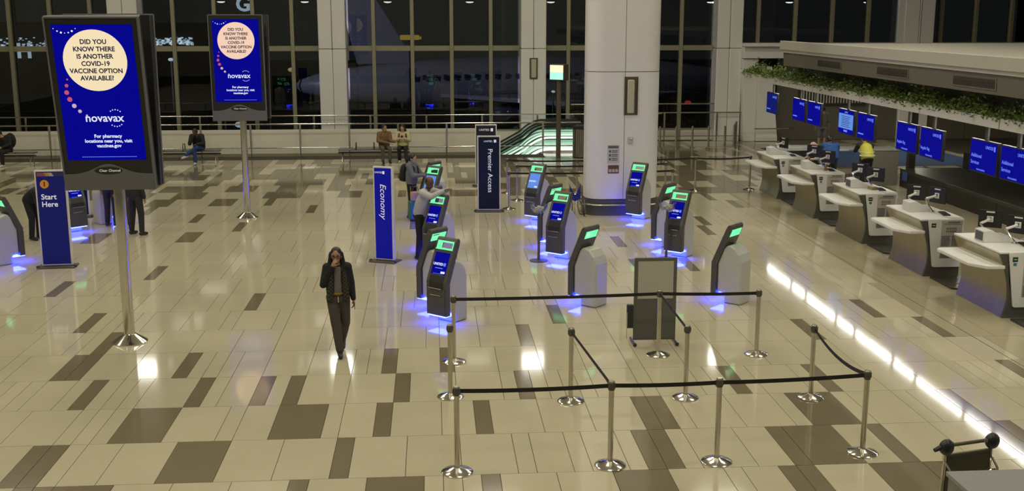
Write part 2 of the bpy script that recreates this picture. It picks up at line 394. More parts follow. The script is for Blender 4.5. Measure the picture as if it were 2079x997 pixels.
# ================================================================ ESCALATOR
def escalator(y, label):
    t = thing('escalator', label, 'escalator', (0, y, 0))
    def path(z):
        pts = []
        for i in range(41):
            x = 5.75-i*.115
            d = 0 if x > 4.35 else (.5*(4.35-x)**2/.9 if x > 3.45 else .45+.50*(3.45-x)*1.1)
            pts.append((x, z-d))
        return pts
    def band(za, zb, y0, y1, m, nm, sm=False):
        a = path(za); b = path(zb); mb = MB()
        vs = [(x, y0, z) for x, z in a]+[(x, y0, z) for x, z in b]+[(x, y1, z) for x, z in a]+[(x, y1, z) for x, z in b]; n = len(a); fs = []
        for i in range(n-1):
            fs += [(i, i+1, n+i+1, n+i), (2*n+i, 3*n+i, 3*n+i+1, 2*n+i+1), (i, 2*n+i, 2*n+i+1, i+1), (n+i, n+i+1, 3*n+i+1, 3*n+i)]
        mb.add(vs, fs).build(nm, m, t, smooth=True)
    for s in (0, .95):
        band(-.35, .06, s-.04, s+.04, 'kiosk_body', 'skirt')
        band(.06, .16, s-.045, s+.045, 'esc_glow', 'light_strip')
        band(.13, .92, s-.008, s+.008, 'esc_glass', 'balustrade_glass')
        band(.50, .57, s-.03, s+.03, 'esc_glow', 'light_strip')
        band(.92, .99, s-.04, s+.04, 'handrail', 'handrail')
    band(-.3, -.12, .05, .90, 'belt_black', 'step_band')
    MB().box(4.4, 5.75, .05, .9, -.10, .012).build('landing_plate', 'steel', t)
    return t
escalator(41.35, 'near escalator with glowing balustrade strips descending to the left')
escalator(43.0, 'far escalator with glowing balustrade strips, next to the window')

# ================================================================ BIG ROUND-CORNERED COLUMN
def rrect(w, d, r, n=7):
    pts = []
    for cx_, cy_, a0 in ((w/2-r, -d/2+r, -PI/2), (w/2-r, d/2-r, 0), (-w/2+r, d/2-r, PI/2), (-w/2+r, -d/2+r, PI)):
        for i in range(n+1): pts.append((cx_+r*math.cos(a0+PI/2*i/n), cy_+r*math.sin(a0+PI/2*i/n)))
    return pts
bc = sempty('wall_column_6'); bc.location = (4.83, 28.32, 0)
MB().prism(rrect(1.80, 1.02, .40), 'z', .1, ZT).build('core', 'seam', bc, smooth=True)
full = rrect(1.86, 1.08, .42, 9)
for z0, z1 in ((.42, 3.615), (3.63, 8.0), (8.015, ZT)):
    q_ = 20
    for half in ([(.006, -.54)]+full[:q_]+[(.006, .54)], [(-.006, .54)]+full[q_:]+[(-.006, -.54)]):
        MB().prism(half, 'z', z0, z1).build('cladding_panel', 'column', bc, smooth=True)
MB().prism(rrect(1.94, 1.14, .45, 9), 'z', 0, .40).build('base_band', 'charcoal', bc, smooth=True)
MB().tube([(p[0], p[1], .28) for p in rrect(2.06, 1.26, .50, 9)+[rrect(2.06, 1.26, .50, 9)[0]]], .022, 8).build('base_rail', 'steel', bc, smooth=True)
s = thing('column_light', 'tall beige wall light recessed in the big white column', 'wall light', (4.98, 27.785, 2.55))
MB().box(-.17, .17, -.012, 0, 0, .95).box(-.17, -.15, -.05, 0, 0, .95).box(.15, .17, -.05, 0, 0, .95).build('back_box', 'bronze', s)
MB().box(-.10, .07, -.13, -.013, .05, .88).build('diffuser', 'sconce', s, bevel=.025)
s = thing('wall_outlet', 'small grey fire strobe on the big white column', 'alarm', (4.98, 27.785, 1.92))
MB().box(-.065, .065, -.05, 0, -.08, .08).build('plate', 'kiosk_body', s, bevel=.01)
MB().ell((.02, -.055, .02), (.04, .02, .04)).build('lens', 'steel', s, smooth=True)
s = thing('notice_sign', 'framed grey notice sheet on the big white column', 'notice', (4.56, 27.785, 1.34))
MB().box(-.15, .15, -.02, 0, 0, .46).build('frame', 'kiosk_body', s)
MB().box(-.13, .13, -.024, -.021, .38, .44).build('header_print', 'ink', s)
mb = MB()
for i in range(3): mb.box(-.11, -.06, -.024, -.021, .27-.1*i, .33-.1*i).box(-.04, .11, -.024, -.021, .30-.1*i, .325-.1*i).box(-.04, .10, -.024, -.021, .265-.1*i, .28-.1*i)
mb.build('print', 'ink', s)
s = thing('warning_plaque', 'small brown and cream plaque below the notice on the column', 'plaque', (4.57, 27.785, 1.08))
MB().box(-.14, .14, -.012, 0, 0, .21).build('plate', mat('brown plaque', (.13, .05, .02), .5, noise=.2), s)
mb = MB()
for i in range(3): mb.box(-.12+.085*i, -.05+.085*i, -.016, -.0125, .03, .11)
mb.build('print', 'paper', s)

# ================================================================ RIGHT PORTAL
por = sempty('wall_portal')
MB().prism([(12.55, 0), (13.05, 0), (13.05, 3.3), (12.42, 3.3)], 'y', 44.3, 44.8).build('portal_post', 'column', por, bevel=.02)
MB().prism([(13.05, 0.02), (13.95, 0.02), (13.6, 3.0), (13.05, 3.0)], 'y', 44.2, 44.6).build('portal_panel', 'column', por, bevel=.01)
MB().box(12.42, 16.5, 44.2, 45.1, 3.32, 3.78).build('portal_beam', 'column', por, bevel=.02)
MB().box(12.42, 30, 44.0, 45.2, 3.79, 3.92).build('portal_ledge', 'column', por, bevel=.01)
for q in range(8): MB().box(14.0+2*q+.01, 16.0+2*q-.01, 44.75, 44.9, 0, 3.3).build('lobby_panel', 'lobby', por)
for i, (x, y) in enumerate(((17.5, 39.5), (22, 34), (22, 26))):  # made-up pendants, added to brighten the dark lobby
    t = thing('added_lobby_lamp', 'added round pendant lamp brightening the lobby behind the counters, %s from the portal' % ('first', 'second', 'third')[i], 'pendant lamp', (x, y, 3.0), group='added lobby lamps')
    MB().lathe([(.05, .14), (.3, .06), (.34, 0), (.3, 0)], 24).build('shade', 'grey', t, smooth=True); MB().tube([(0, 0, .1), (0, 0, ZT-3.0 if y > 31.3 else 1.0)], .01, 6).build('cord', 'black', t)
    l = bpy.data.lights.new('lamp_light', 'AREA'); l.shape = 'DISK'; l.size = .5; l.energy = 55; l.color = LAMP_COL
    lo = bpy.data.objects.new('lamp_light', l); COL.objects.link(lo); lo.parent = t; lo.location = (0, 0, -.02)
MB().tube([(12.9, 43.9, .55), (14.3, 43.9, .55), (14.6, 44.2, .55)], .03, 8).build('bumper_rail', 'steel', por, smooth=True)

# ================================================================ CANOPY OVER THE COUNTERS
can = sempty('wall_canopy')
Y0, Y1 = 2.0, 31.3
MB().box(9.95, 22, Y0, Y1, 4.0, 4.22).build('roof', 'canopy_white', can)
MB().prism([(9.82, 4.06), (9.95, 4.06), (9.95, 4.30), (9.82, 4.30)], 'y', Y0, Y1).build('fascia', 'canopy_white', can, bevel=.01)
MB().prism([(9.88, 3.98), (9.98, 3.98), (9.98, 4.06), (9.88, 4.06)], 'y', Y0, Y1).build('fascia_reveal', 'canopy_white', can)
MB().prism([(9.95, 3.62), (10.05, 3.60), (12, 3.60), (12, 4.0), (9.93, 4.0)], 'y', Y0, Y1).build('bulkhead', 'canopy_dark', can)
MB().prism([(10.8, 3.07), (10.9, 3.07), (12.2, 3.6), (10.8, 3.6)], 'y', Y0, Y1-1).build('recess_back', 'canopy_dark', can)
for i, y in enumerate((27.6, 23.7, 20.0, 16.3)):
    v = sempty('trim_%d' % (i+1)); v.location = (9.94, y, 3.8); v.name = 'trim_%d' % (i+1)
    MB().box(-.012, .0, -.85, .85, -.11, .11).build('vent_frame', 'canopy_dark', v)
    MB().box(-.016, -.011, -.8, .8, -.08, .08).build('vent_void', 'vent', v)
    mb = MB()
    for q in range(27): mb.box(-.022, -.0155, -.78+q*.06, -.765+q*.06, -.08, .02)
    for q in range(2): mb.box(-.024, -.0155, -.8, .8, .03+q*.03, .042+q*.03)
    mb.build('vent_slats', 'bronze', v)
can = sempty('ceiling_soffit')
# sloping lower soffit with dark ribs
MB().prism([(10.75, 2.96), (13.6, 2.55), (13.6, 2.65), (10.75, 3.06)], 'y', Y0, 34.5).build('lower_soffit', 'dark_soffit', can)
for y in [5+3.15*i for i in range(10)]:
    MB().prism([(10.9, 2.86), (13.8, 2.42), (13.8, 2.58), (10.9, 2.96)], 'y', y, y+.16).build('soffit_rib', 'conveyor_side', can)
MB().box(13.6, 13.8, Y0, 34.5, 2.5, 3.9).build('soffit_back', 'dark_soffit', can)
cp = sempty('trim_9')
for y in (33.2,): MB().box(14.6, 14.8, y-.1, y+.1, 0, 2.5).build('hanger_post', 'bronze', cp)
for i, y in enumerate((30.5, 25.5, 20.5, 15.5)):  # made-up downlights, added so the conveyor area is not black
    t = thing('added_downlight', 'added soffit downlight brightening the conveyor, %s from the portal' % ('first', 'second', 'third', 'fourth')[i], 'downlight', (12.9, y, 2.62), group='added downlights in the counter soffit')
    MB().lathe([(.11, -.03), (.11, .02)], 18).build('trim_ring', 'grey', t, smooth=True)
    l = bpy.data.lights.new('lamp_light', 'AREA'); l.shape = 'DISK'; l.size = .18; l.energy = 28; l.color = LAMP_COL
    lo = bpy.data.objects.new('lamp_light', l); COL.objects.link(lo); lo.parent = t; lo.location = (0, 0, -.035)
# strip light under the planters
sl = thing('strip_light', 'long white strip light under the planter ledge above the counters', 'strip light', (10.68, 0, 2.93))
MB().box(-.05, .05, 4, 34.2, .0, .04).build('housing', 'grey', sl)
MB().box(-.042, .042, 4.05, 34.15, -.012, -.001).build('diffuser', 'white_glow', sl)
# planters
NP = 9; yp = [36.2-3.35*i for i in range(NP+1)]
rl = random.Random(5)
ordn = ['first', 'second', 'third', 'fourth', 'fifth', 'sixth', 'seventh', 'eighth', 'ninth']
for i in range(NP):
    a, b = yp[i+1]+.02, yp[i]-.02
    t = thing('planter', 'white planter box with trailing green leaves, %s from the portal end' % ordn[i], 'planter', (10.2, 0, 2.98), group='planters on the ledge above the counters')
    MB().box(0, .42, a, b, 0, .20).build('box', 'planter', t, bevel=.01)
    mb = MB()
    for q in range(2600):
        y = rl.uniform(a-.05, b+.05); x = min(.36, rl.gauss(.18, .11)); z = .18+abs(rl.gauss(0, .12))*(1+.5*math.sin(y*3.1))
        if rl.random() < .05: x = rl.uniform(-.08, 0); z = rl.uniform(.12, .26)
        L = rl.uniform(.05, .105); wd = L*.27; an = rl.uniform(0, 2*PI); el = rl.uniform(-.5, 1.0)
        d = Vector((math.cos(an)*math.cos(el), math.sin(an)*math.cos(el), math.sin(el))); s_ = d.cross(Vector((rl.uniform(-1, 1), rl.uniform(-1, 1), 1))).normalized()*wd
        p = Vector((x, y, z)); mb.add([p, p+d*L*.5+s_, p+d*L, p+d*L*.5-s_], [(0, 1, 2, 3)])
    stuff(mb.build('foliage', 'leaf', t))
# ================================================================ STANCHIONS
def stanchion(x, y, label, group):
    t = thing('belt_stanchion', label, 'stanchion', (x, y, 0), group=group)
    link('base', ST[0], t); link('post', ST[1], t); link('cassette', ST[2], t); link('cap', ST[3], t)
    return t
ST = [MB().lathe([(.178, 0), (.178, .012), (.165, .022), (.09, .042), (.045, .06), (.036, .062)], 32).mesh('base', 'chrome', True),
      MB().lathe([(.031, .05), (.031, .93)], 20).mesh('post', 'steel', True),
      MB().lathe([(.034, .90), (.038, .905), (.038, .985), (.034, .99)], 20).box(-.012, .012, -.045, .045, .92, .98).box(-.045, .045, -.012, .012, .92, .98).mesh('cassette', 'charcoal', True),
      MB().lathe([(.036, .99), (.036, 1.0), (.03, 1.008)], 20).mesh('cap', 'steel', True)]
def belt(a, b, sag=.01, z=.95):
    pa = Vector(a.location); pb = Vector(b.location); d = pb-pa; L = d.length; u = d/L; w = Vector((-u.y, u.x, 0))*.0015; n = 14; vs = []; fs = []
    for i in range(n+1):
        t = i/n; p = u*(.04+(L-.08)*t); zz_ = z-sag*4*t*(1-t)
        for q in ((w, .024), (w, -.024), (-w, -.024), (-w, .024)): vs.append((p.x+q[0].x, p.y+q[0].y, zz_+q[1]))
    for i in range(n):
        for j in range(4): fs.append((4*i+j, 4*i+(j+1) % 4, 4*i+4+(j+1) % 4, 4*i+4+j))
    fs += [(0, 1, 2, 3), (4*n+3, 4*n+2, 4*n+1, 4*n)]
    MB().add(vs, fs).build('belt', 'belt', a)
FQ = 'stanchions of the front queue'
S = {}
for k_, x, y, lb in [(1, .23, 11.70, 'front-left corner stanchion of the front queue, nearest the camera'), (2, 1.96, 11.76, 'nearest-row stanchion, second from the left, with three belts'),
                     (3, 3.19, 11.78, 'nearest-row stanchion, third from the left'), (4, 4.95, 11.92, 'nearest-row stanchion at the right end, beside the luggage cart'),
                     (5, .20, 14.22, 'middle-row stanchion at the left end, beltless, beside the first kiosk'), (6, 1.78, 13.93, 'middle-row stanchion whose belt slants down to the nearest row'),
                     (7, 3.32, 13.95, 'middle-row stanchion just in front of the grey poster stand'), (8, 4.99, 13.85, 'middle-row stanchion at the right end with a sagging belt'),
                     (9, .28, 15.75, 'far-row stanchion at the left end beside the kiosk base'), (10, 3.34, 15.87, 'far-row stanchion in front of the grey poster board'),
                     (11, 4.82, 15.80, 'far-row stanchion at the right end below the lone kiosk')]:
    S[k_] = stanchion(x, y, lb, FQ)
for a, b, sg in ((9, 10, .012), (10, 11, .01), (10, 7, .0), (2, 1, .015), (6, 2, .0), (2, 3, .01), (4, 3, .012), (8, 4, .10)): belt(S[a], S[b], sg)
RQ = 'stanchions of the rear queue'
for k_, x, y, lb in [(21, 2.14, 31.58, 'rear-queue stanchion right of the navy sign, farthest row'), (22, 4.11, 31.32, 'rear-queue stanchion just left of the big column, farthest row'),
                     (23, 7.61, 31.64, 'rear-queue stanchion standing alone right of the big column'), (24, 2.32, 30.27, 'rear-queue stanchion right of the navy sign, middle row'),
                     (25, 6.49, 30.5, 'rear-queue stanchion right of the big column, middle row'), (26, 2.0, 28.91, 'rear-queue stanchion right of the navy sign, nearest row'),
                     (27, 6.38, 29.08, 'rear-queue stanchion right of the big column, nearest row')]:
    S[k_] = stanchion(x, y, lb, RQ)
S[28] = stanchion(9.25, 31.75, 'rear-queue stanchion beside the farthest check-in counter', RQ)
for a, b, sg in ((21, 22, .02), (22, 23, .02), (23, 28, .03), (24, 25, .03), (26, 27, .03)): belt(S[a], S[b], sg)
# plain bollards in front of the right window
bm_ = [MB().lathe([(.04, .012), (.04, .84), (.02, .86)], 14).mesh('post', 'steel', True), MB().lathe([(.11, 0), (.11, .01), (.05, .02)], 18).mesh('base', 'chrome', True)]
bl = [(8.7+.63*i, 42.1) for i in range(5)]+[(11.62+.11*i, 42.25+.34*i) for i in range(6)]
for i, (x, y) in enumerate(bl):
    t = thing('bollard', ('steel bollard %s in the row facing the right window' % ('first from the left', 'second from the left', 'third from the left', 'fourth from the left', 'at the right end')[i]) if i < 5 else
              'steel bollard %s in the file running back to the white portal' % ('first', 'second', 'third', 'fourth', 'fifth', 'sixth', 'last')[i-5], 'bollard', (x, y, 0), group='bollards by the portal')
    link('post', bm_[0], t); link('base', bm_[1], t)

# ================================================================ KIOSKS
def kiosk(loc, rz, label, screen='screen', lit=True):
    t = thing('check_in_kiosk', label, 'kiosk', (loc[0], loc[1], 0), R(rz), 'self-service kiosks')
    for nm, me in KM: link(nm, me, t, bevel=(.035 if nm == 'body' else .012 if nm == 'shell' else 0), seg=3)
    sc = link('screen', KS[screen], t)
    text('UNITED', .058, 'screen_text', sc, KTW(-.04, .30), KROT, name='lettering', bold=.0012)
    link('emblem', KE, sc); link('button', KB, sc); link('subtitle', KT, sc)
    link('light_bar', KL, t)
    return t
# slanted frame: origin at the bend, v up the slant
SL = Vector((0, .394, .919)); SN = Vector((0, -.919, .394)); BO = Vector((0, -.25, .72))
TS = Matrix(((1, 0, 0, BO.x), (0, SN.y*-1, SL.y, BO.y), (0, -SN.z, SL.z, BO.z), (0, 0, 0, 1)))   # local x, depth (inwards), v
KROT = (PI/2-math.atan2(.394, .919), 0, 0)
def KTW(x, v, d=-.008):
    p = TS @ Vector((x, d, v)); return (p.x, p.y, p.z)
prof = [(-.25, .155), (-.25, .72)]+[tuple((BO+SL*.565).yz)]+[tuple((BO+SL*.565-SN*.105).yz)]+[(-.14, .69), (-.14, .155)]
shell = MB().prism(prof, 'x', -.215, .215)
for x0, x1 in ((-.215, -.17), (.17, .215)): shell.box(x0, x1, 0, .105, .56, .70, TS)
shell.prism([(.0, .70), (.015, .755), (.05, .775), (.09, .755), (.105, .70)], 'x', -.215, .215, TS)
body = MB().prism([(-.0, 0), (-.0, .17), (-.14, .19), (-.14, .70), (-.03, .98), (.03, 1.04), (.09, 1.045), (.19, 1.0), (.28, .90), (.33, .76), (.33, 0)], 'x', -.185, .185)
recess = MB().box(-.15, .15, -.006, .02, -.01, .11, TS).box(-.15, .15, -.256, -.24, .625, .725)
tray = MB().box(-.14, .14, -.29, -.25, .615, .628).box(-.13, .10, -.262, -.25, .49, .505)
panel = MB().box(-.19, .19, -.258, -.249, .51, .61).box(-.19, .19, -.258, -.249, .175, .475).box(.02, .035, -.264, -.249, .54, .59).box(.145, .155, -.262, -.249, .34, .352)
rim = MB()
for x0, x1, v0, v1 in ((-.17, -.158, .565, .70), (.158, .17, .565, .70), (-.17, .17, .565, .577), (-.17, .17, .688, .70)): rim.box(x0, x1, -.006, .112, v0, v1, TS)
rim.box(-.18, .18, -.010, -.001, .548, .563, TS)
KM = [('shell', shell.mesh('shell', 'charcoal')), ('body', body.mesh('body', 'kiosk_body')), ('recess', recess.mesh('recess', 'charcoal2')),
      ('tray', tray.mesh('tray', 'steel')), ('service_panel', panel.mesh('service_panel', 'charcoal')), ('lit_rim', rim.mesh('lit_rim', 'green_glow')),
      ('kick_base', MB().box(-.17, .17, .02, .30, 0, .03).mesh('kick_base', 'charcoal2'))]
KS = {s_: MB().box(-.155, .155, -.004, .004, .13, .50, TS).mesh('screen', s_) for s_ in ('screen', 'screen_pale')}
KE = MB().box(.075, .118, -.0065, -.0045, .275, .33, TS).mesh('emblem', 'screen_text2')
KB = MB().box(.05, .135, -.0065, -.0045, .15, .185, TS).mesh('button', 'screen_text')
KT = MB().box(-.09, .07, -.0065, -.0045, .228, .24, TS).box(-.11, .10, -.0065, -.0045, .14, .145, TS).mesh('subtitle', 'screen_text2')
KL = MB().box(-.19, .19, -.248, -.01, .140, .153).mesh('light_bar', 'blue_glow')
F, B_ = -42, -133
kiosk((.20, 18.0), F, 'nearest kiosk facing the camera, at the left end of the front belt')
kiosk((.02, 19.0), B_, 'kiosk turned away, back to back with the nearest kiosk')
kiosk((2.68, 19.0), B_, 'kiosk seen from behind, silver body in the middle of the front row')
kiosk((5.24, 19.0), B_, 'kiosk seen from behind, silver body at the right end of the front row')
kiosk((2.66, 22.75), F, 'kiosk with lit screen beside the left candy bowl stand')
kiosk((2.60, 23.9), B_, 'kiosk turned away, behind the lit kiosk at the left bowl stand')
kiosk((5.16, 22.75), F, 'kiosk with lit screen behind the grey poster stand')
kiosk((5.12, 23.9), B_, 'kiosk turned away, behind the right bowl stand')
kiosk((2.58, 27.2), F, 'kiosk with pale blue screen left of the big column', 'screen_pale')
kiosk((5.12, 27.25), F, 'kiosk with lit screen right in front of the big column')
kiosk((.10, 22.6), F, 'kiosk the man in the white sweater leans on')
kiosk((-.02, 23.8), B_, 'kiosk turned away, its lit rim under the leaning man')
kiosk((.02, 27.0), F, 'kiosk the woman with the backpack is using', 'screen_pale')
kiosk((.0, 28.0), B_, 'kiosk turned away, behind the kiosk of the woman with the backpack')
kiosk((-8.72, 23.15), 133, 'kiosk at the left edge of the picture, seen from behind')
kiosk((-9.0, 22.05), 42, 'kiosk cut by the left edge, its blue floor light in view')
kiosk((-8.42, 26.5), 42, 'kiosk half hidden behind the blue Start Here sign')
kiosk((-7.95, 27.7), 133, 'kiosk turned away behind the large left advertising display')

# ================================================================ CANDY BOWL STANDS, POSTER STAND, WHEELCHAIR
for i, (x, y) in enumerate(((2.18, 22.55), (4.86, 22.55))):
    t = thing('bowl_stand', 'clear bowl on a slim black post, %s' % ('left of the lit kiosk' if i == 0 else 'behind the poster board'), 'bowl stand', (x, y, 0), group='bowl stands')
    MB().lathe([(.19, 0), (.19, .015), (.03, .03)], 24).build('base', 'charcoal', t, smooth=True)
    MB().lathe([(.028, .02), (.028, 1.0)], 12).build('post', 'charcoal', t, smooth=True)
    MB().lathe([(.05, 1.0), (.12, 1.03), (.165, 1.10), (.18, 1.19), (.172, 1.19), (.155, 1.11), (.11, 1.045), (.04, 1.02)], 28).build('bowl', 'clear', t, smooth=True)
    mb = MB(); rr = random.Random(i)
    for q in range(60):
        a = rr.uniform(0, 6.3); r_ = rr.uniform(0, .11)
        mb.ell((r_*math.cos(a), r_*math.sin(a), 1.05+rr.uniform(0, .085)), (.03, .02, .016), 6, 4)
    stuff(mb.build('sachets', 'paper', t))
t = thing('poster_stand', 'grey freestanding poster board with a blank sheet and dark lower panel', 'poster stand', (3.40, 16.5, 0))
MB().box(-.33, .33, -.02, .02, .06, 1.36).build('frame', 'greyboard', t, bevel=.006)
MB().box(-.275, .275, -.024, -.0205, .72, 1.31).build('blank_sheet', 'paper', t)
MB().box(-.30, .30, -.026, -.0205, .08, .69).build('lower_panel', 'greyboard', t)
for x in (-.33, .33): MB().tube([(x, -.18, .03), (x, .22, .03)], .018, 8).build('foot', 'charcoal', t, smooth=True)
for x in (-.33, .33): MB().ell((x, -.18, .03), (.03, .03, .03)).build('castor', 'black', t, smooth=True)
MB().box(-.43, -.335, -.015, .06, .25, .62).build('brochure_box', 'charcoal2', t, bevel=.005)
MB().box(-.432, -.426, -.016, .03, .08, .5).build('side_bracket', 'steel', t)
wcs = .8
wc = thing('wheelchair', 'folded wheelchair with blue sling parked left of the big column', 'wheelchair', (3.62, 27.9, 0), R(15))
wc.scale = (.7, .8, .85)
blue = mat('blue vinyl', (.006, .012, .16), .5, noise=.1)
MB().prism([(-.20, .50), (0, .42), (.20, .50), (.20, .88), (.03, .62), (-.03, .62), (-.20, .88)], 'y', -.02, .02).build('sling', blue, wc)
for s_ in (-1, 1):
    w_ = MB().tube([(s_*.24, .29*math.cos(a), .30+.29*math.sin(a)) for a in [2*PI*i/24 for i in range(25)]], .014, 6, cap=False)
    for q in range(6): w_.tube([(s_*.24, 0, .30), (s_*.24, .28*math.cos(q*PI/3), .30+.28*math.sin(q*PI/3))], .004, 4)
    w_.build('wheel', 'black', wc, smooth=True)
    MB().tube([(s_*.2, 0, .30), (s_*.2, .02, .92), (s_*.2, .12, .94)], .012, 6).build('push_handle', 'charcoal', wc, smooth=True)
    MB().tube([(s_*.2, -.1, .52), (s_*.2, -.35, .48), (s_*.2, -.42, .12)], .011, 6).build('leg_rest', 'steel', wc, smooth=True)
    MB().ell((s_*.2, -.33, .07), (.02, .07, .07)).build('castor', 'black', wc, smooth=True)

# ================================================================ BLUE SIGNS
def sign_board(name, label, loc, rz, w, h, m, base=True):
    t = thing(name, label, 'sign', (loc[0], loc[1], 0), R(rz))
    MB().box(-w/2-.02, w/2+.02, -.03, .05, .04, h).build('frame', 'white', t, bevel=.006)
    MB().box(-w/2+.012, w/2-.012, -.036, -.0305, .07, h-.03).build('face', m, t)
    MB().box(-w/2+.012, w/2-.012, .0505, .056, .07, h-.03).build('rear_face', m, t)
    if base:
        MB().box(-w/2-.09, w/2+.09, -.18, .20, 0, .028).build('base', 'charcoal', t, bevel=.008)
        for s_ in (-1, 1): MB().ell((s_*(w/2+.08), -.1, .03), (.035, .035, .03)).build('castor', 'black', t, smooth=True)
    return t
t = sign_board('lane_sign', 'tall lit blue sign reading Economy downwards', (-1.0, 22.72, 0), -24, .40, 1.98, 'bluesign')
text('Economy', .185, 'letter', t, (-.0, -.039, 1.27), (PI/2, R(90), 0), sx=1.05, shear=.25); text('UNITED', .05, 'letter', t, (-.09, -.039, 1.86)); MB().box(.0, .045, -.0395, -.0365, 1.83, 1.89).build('emblem', 'letter', t)
t = sign_board('lane_sign', 'tall navy sign reading Premier Access downwards', (1.46, 28.6, 0), -3, .56, 1.97, 'navy')
text('Premier Access', .172, 'letter', t, (.03, -.039, 1.07), (PI/2, R(90), 0), sx=1.05); text('UNITED', .062, 'letter', t, (-.02, -.039, 1.83)); MB().box(.13, .19, -.0395, -.0365, 1.80, 1.87).build('emblem', 'letter', t)
t = sign_board('lane_sign', 'black sign showing a small white logo above the navy sign', (1.60, 33.0, 0), -3, .60, 1.84, 'black')
text('UNITED', .085, 'letter', t, (-.05, -.039, 1.68)); MB().box(.14, .21, -.0395, -.0365, 1.64, 1.73).build('emblem', 'letter', t)
def stripes(t, w, z, h):
    cols = [('redink', .0, .30), ('dot_amber', .30, .45), ('paper', .45, .6), ('plane_blue', .6, 1.)]
    for nm, a, b in cols: MB().prism([(-w/2+w*a+.02, z), (-w/2+w*b+.02, z), (-w/2+w*b-.02, z+h), (-w/2+w*a-.02, z+h)] if 0 < a else [(-w/2, z), (-w/2+w*b+.02, z), (-w/2+w*b-.02, z+h), (-w/2, z+h)], 'y', -.0395, -.0365).build('colour_band', {'dot_amber': mat('ochre print', (.45, .22, .03), .5, noise=.1)}.get(nm, nm), t)
t = sign_board('start_sign', 'blue floor sign reading Start Here under an orange number one', (-7.6, 22.68, 0), 5, .56, 1.98, 'royal')
stripes(t, .50, 1.86, .07)
MB().disc((-.12, -.0375, 1.70), .085).build('number_disc', mat('orange disc', (.75, .32, .03), .5, noise=.05), t)
text('1', .13, 'darkletter', t, (-.12, -.040, 1.70), bold=.004)
text('Start', .15, 'letter', t, (-.20, -.039, 1.44), align='LEFT', bold=.002); text('Here', .15, 'letter', t, (-.20, -.039, 1.29), align='LEFT', bold=.002)
t = sign_board('lane_sign', 'navy sign reading Priority Lane behind the left advertising display', (-8.95, 28.5, 0), 5, .56, 1.98, 'navy')
stripes(t, .50, 1.86, .07)
text('Priority', .16, 'letter', t, (-.22, -.039, 1.50), align='LEFT', bold=.002); text('Lane', .16, 'letter', t, (-.22, -.039, 1.32), align='LEFT', bold=.002)

# ================================================================ ADVERTISING DISPLAYS
def ad_display(loc, rz, label, disc, tilts, yy2):
    t = thing('advertising_display', label, 'display', (loc[0], loc[1], 0), R(rz))
    MB().lathe([(.27, 0), (.27, .015), (.22, .05), (.10, .13), (.085, .14)], 36).build('base', 'chrome', t, smooth=True)
    MB().prism(rrect(.15, .15, .03, 3), 'z', .13, 2.5).build('pole', 'chrome', t, smooth=True)
    MB().box(-.5, .5, -.26, -.02, 2.5, 3.6).build('spine', 'black', t)
    W2, H2 = .64, 2.54
    for k_, (yy, rot) in enumerate(((yy2[0], 0), (yy2[1], PI))):
        pn = bpy.data.objects.new('display_panel', None)
        me = MB().box(-W2, W2, 0, .20, 0, H2).mesh('display_panel', 'black', True)
        pn = link('display_panel', me, t, bevel=.012, loc=(0, yy, 2.47)); pn.rotation_euler = (R(tilts[k_]), 0, rot)
        mb = MB()
        for x0, x1, z0, z1 in ((-W2-.012, -W2+.012, 0, H2), (W2-.012, W2+.012, 0, H2), (-W2, W2, H2-.012, H2+.012)): mb.box(x0, x1, -.012, .06, z0, z1)
        mb.build('edge_trim', 'grey', pn)
        mb = MB(); pts = [(-W2+.012, .0)]
        top = [(-W2+.012+(2*W2-.024)*i/24, .245+.155*math.exp(-((i-12)/5.2)**2)) for i in range(25)]
        mb.prism([(W2-.012, .0)]+top[::-1]+[(-W2+.012, .0)], 'y', -.014, -.001).build('lower_fascia', 'grey', pn)
        MB().add([(.20*math.cos(a), -.016, .30+.058*math.sin(a)) for a in [2*PI*i/28 for i in range(28)]], [tuple(range(28))]).build('maker_badge', 'black', pn)
        text('Clear Channel', .052, 'letter', pn, (.02, -.0185, .30), name='badge_lettering')
        SX = .555
        sc = MB().box(-SX, SX, -.006, -.001, .46, 2.44).build('screen', 'screen', pn)
        y_ = -.0075
        MB().disc((0, y_, 1.93), .44, n=48).build('disc', disc, sc)
        for i, s_ in enumerate(('DID YOU', 'KNOW THERE', 'IS ANOTHER', 'COVID-19', 'VACCINE OPTION', 'AVAILABLE?')):
            text(s_, .094, 'darkletter', sc, (0.0, y_-.002, 2.195-.104*i), bold=.0026, sx=.94)
        text('novavax', .165, 'screen_text', sc, (.03, y_-.001, 1.09), bold=.002)
        for i, s_ in enumerate(('For pharmacy', 'locations near you, visit', 'vaccines.gov')):
            text(s_, .07, 'screen_text', sc, (.05, y_-.001, .82-.072*i), bold=.0018)
        mb = MB()
        for i in range(26): mb.box(-.35+i*.03, -.35+i*.03+.022, y_-.001, y_, .505, .515)
        mb.build('small_print', 'screen_text2', sc)
        for i, (x, z, r_) in enumerate(((-.42, 1.66, .014), (-.44, 1.57, .026), (-.45, 1.47, .034), (-.42, 1.37, .036), (-.37, 1.275, .032), (-.30, 1.195, .026), (-.21, 1.13, .016))):
            MB().disc((x, y_, z), r_, n=16).build('dot', 'pink' if i < 4 else 'palepink', sc)
        mb = MB()
        for i in range(5):
            a = R(50+i*19); mb.disc((.19+.11*math.cos(a), y_, 1.10+.115*math.sin(a)), .009, n=8)
            a = R(235+i*19); mb.disc((.19+.11*math.cos(a), y_, 1.08+.115*math.sin(a)), .009, n=8)
        for i in range(7): mb.disc((-.52+.05*i, y_, 2.32+.02*(i-3)**2*.35), .007+.004*(i % 3), n=8)
        mb.build('sparkle', 'screen_text', sc)
    return t
ad_display((-4.75, 17.16), 1, 'nearer large advertising display on a steel pole', 'cream', (10, 0), (-.44, .13))
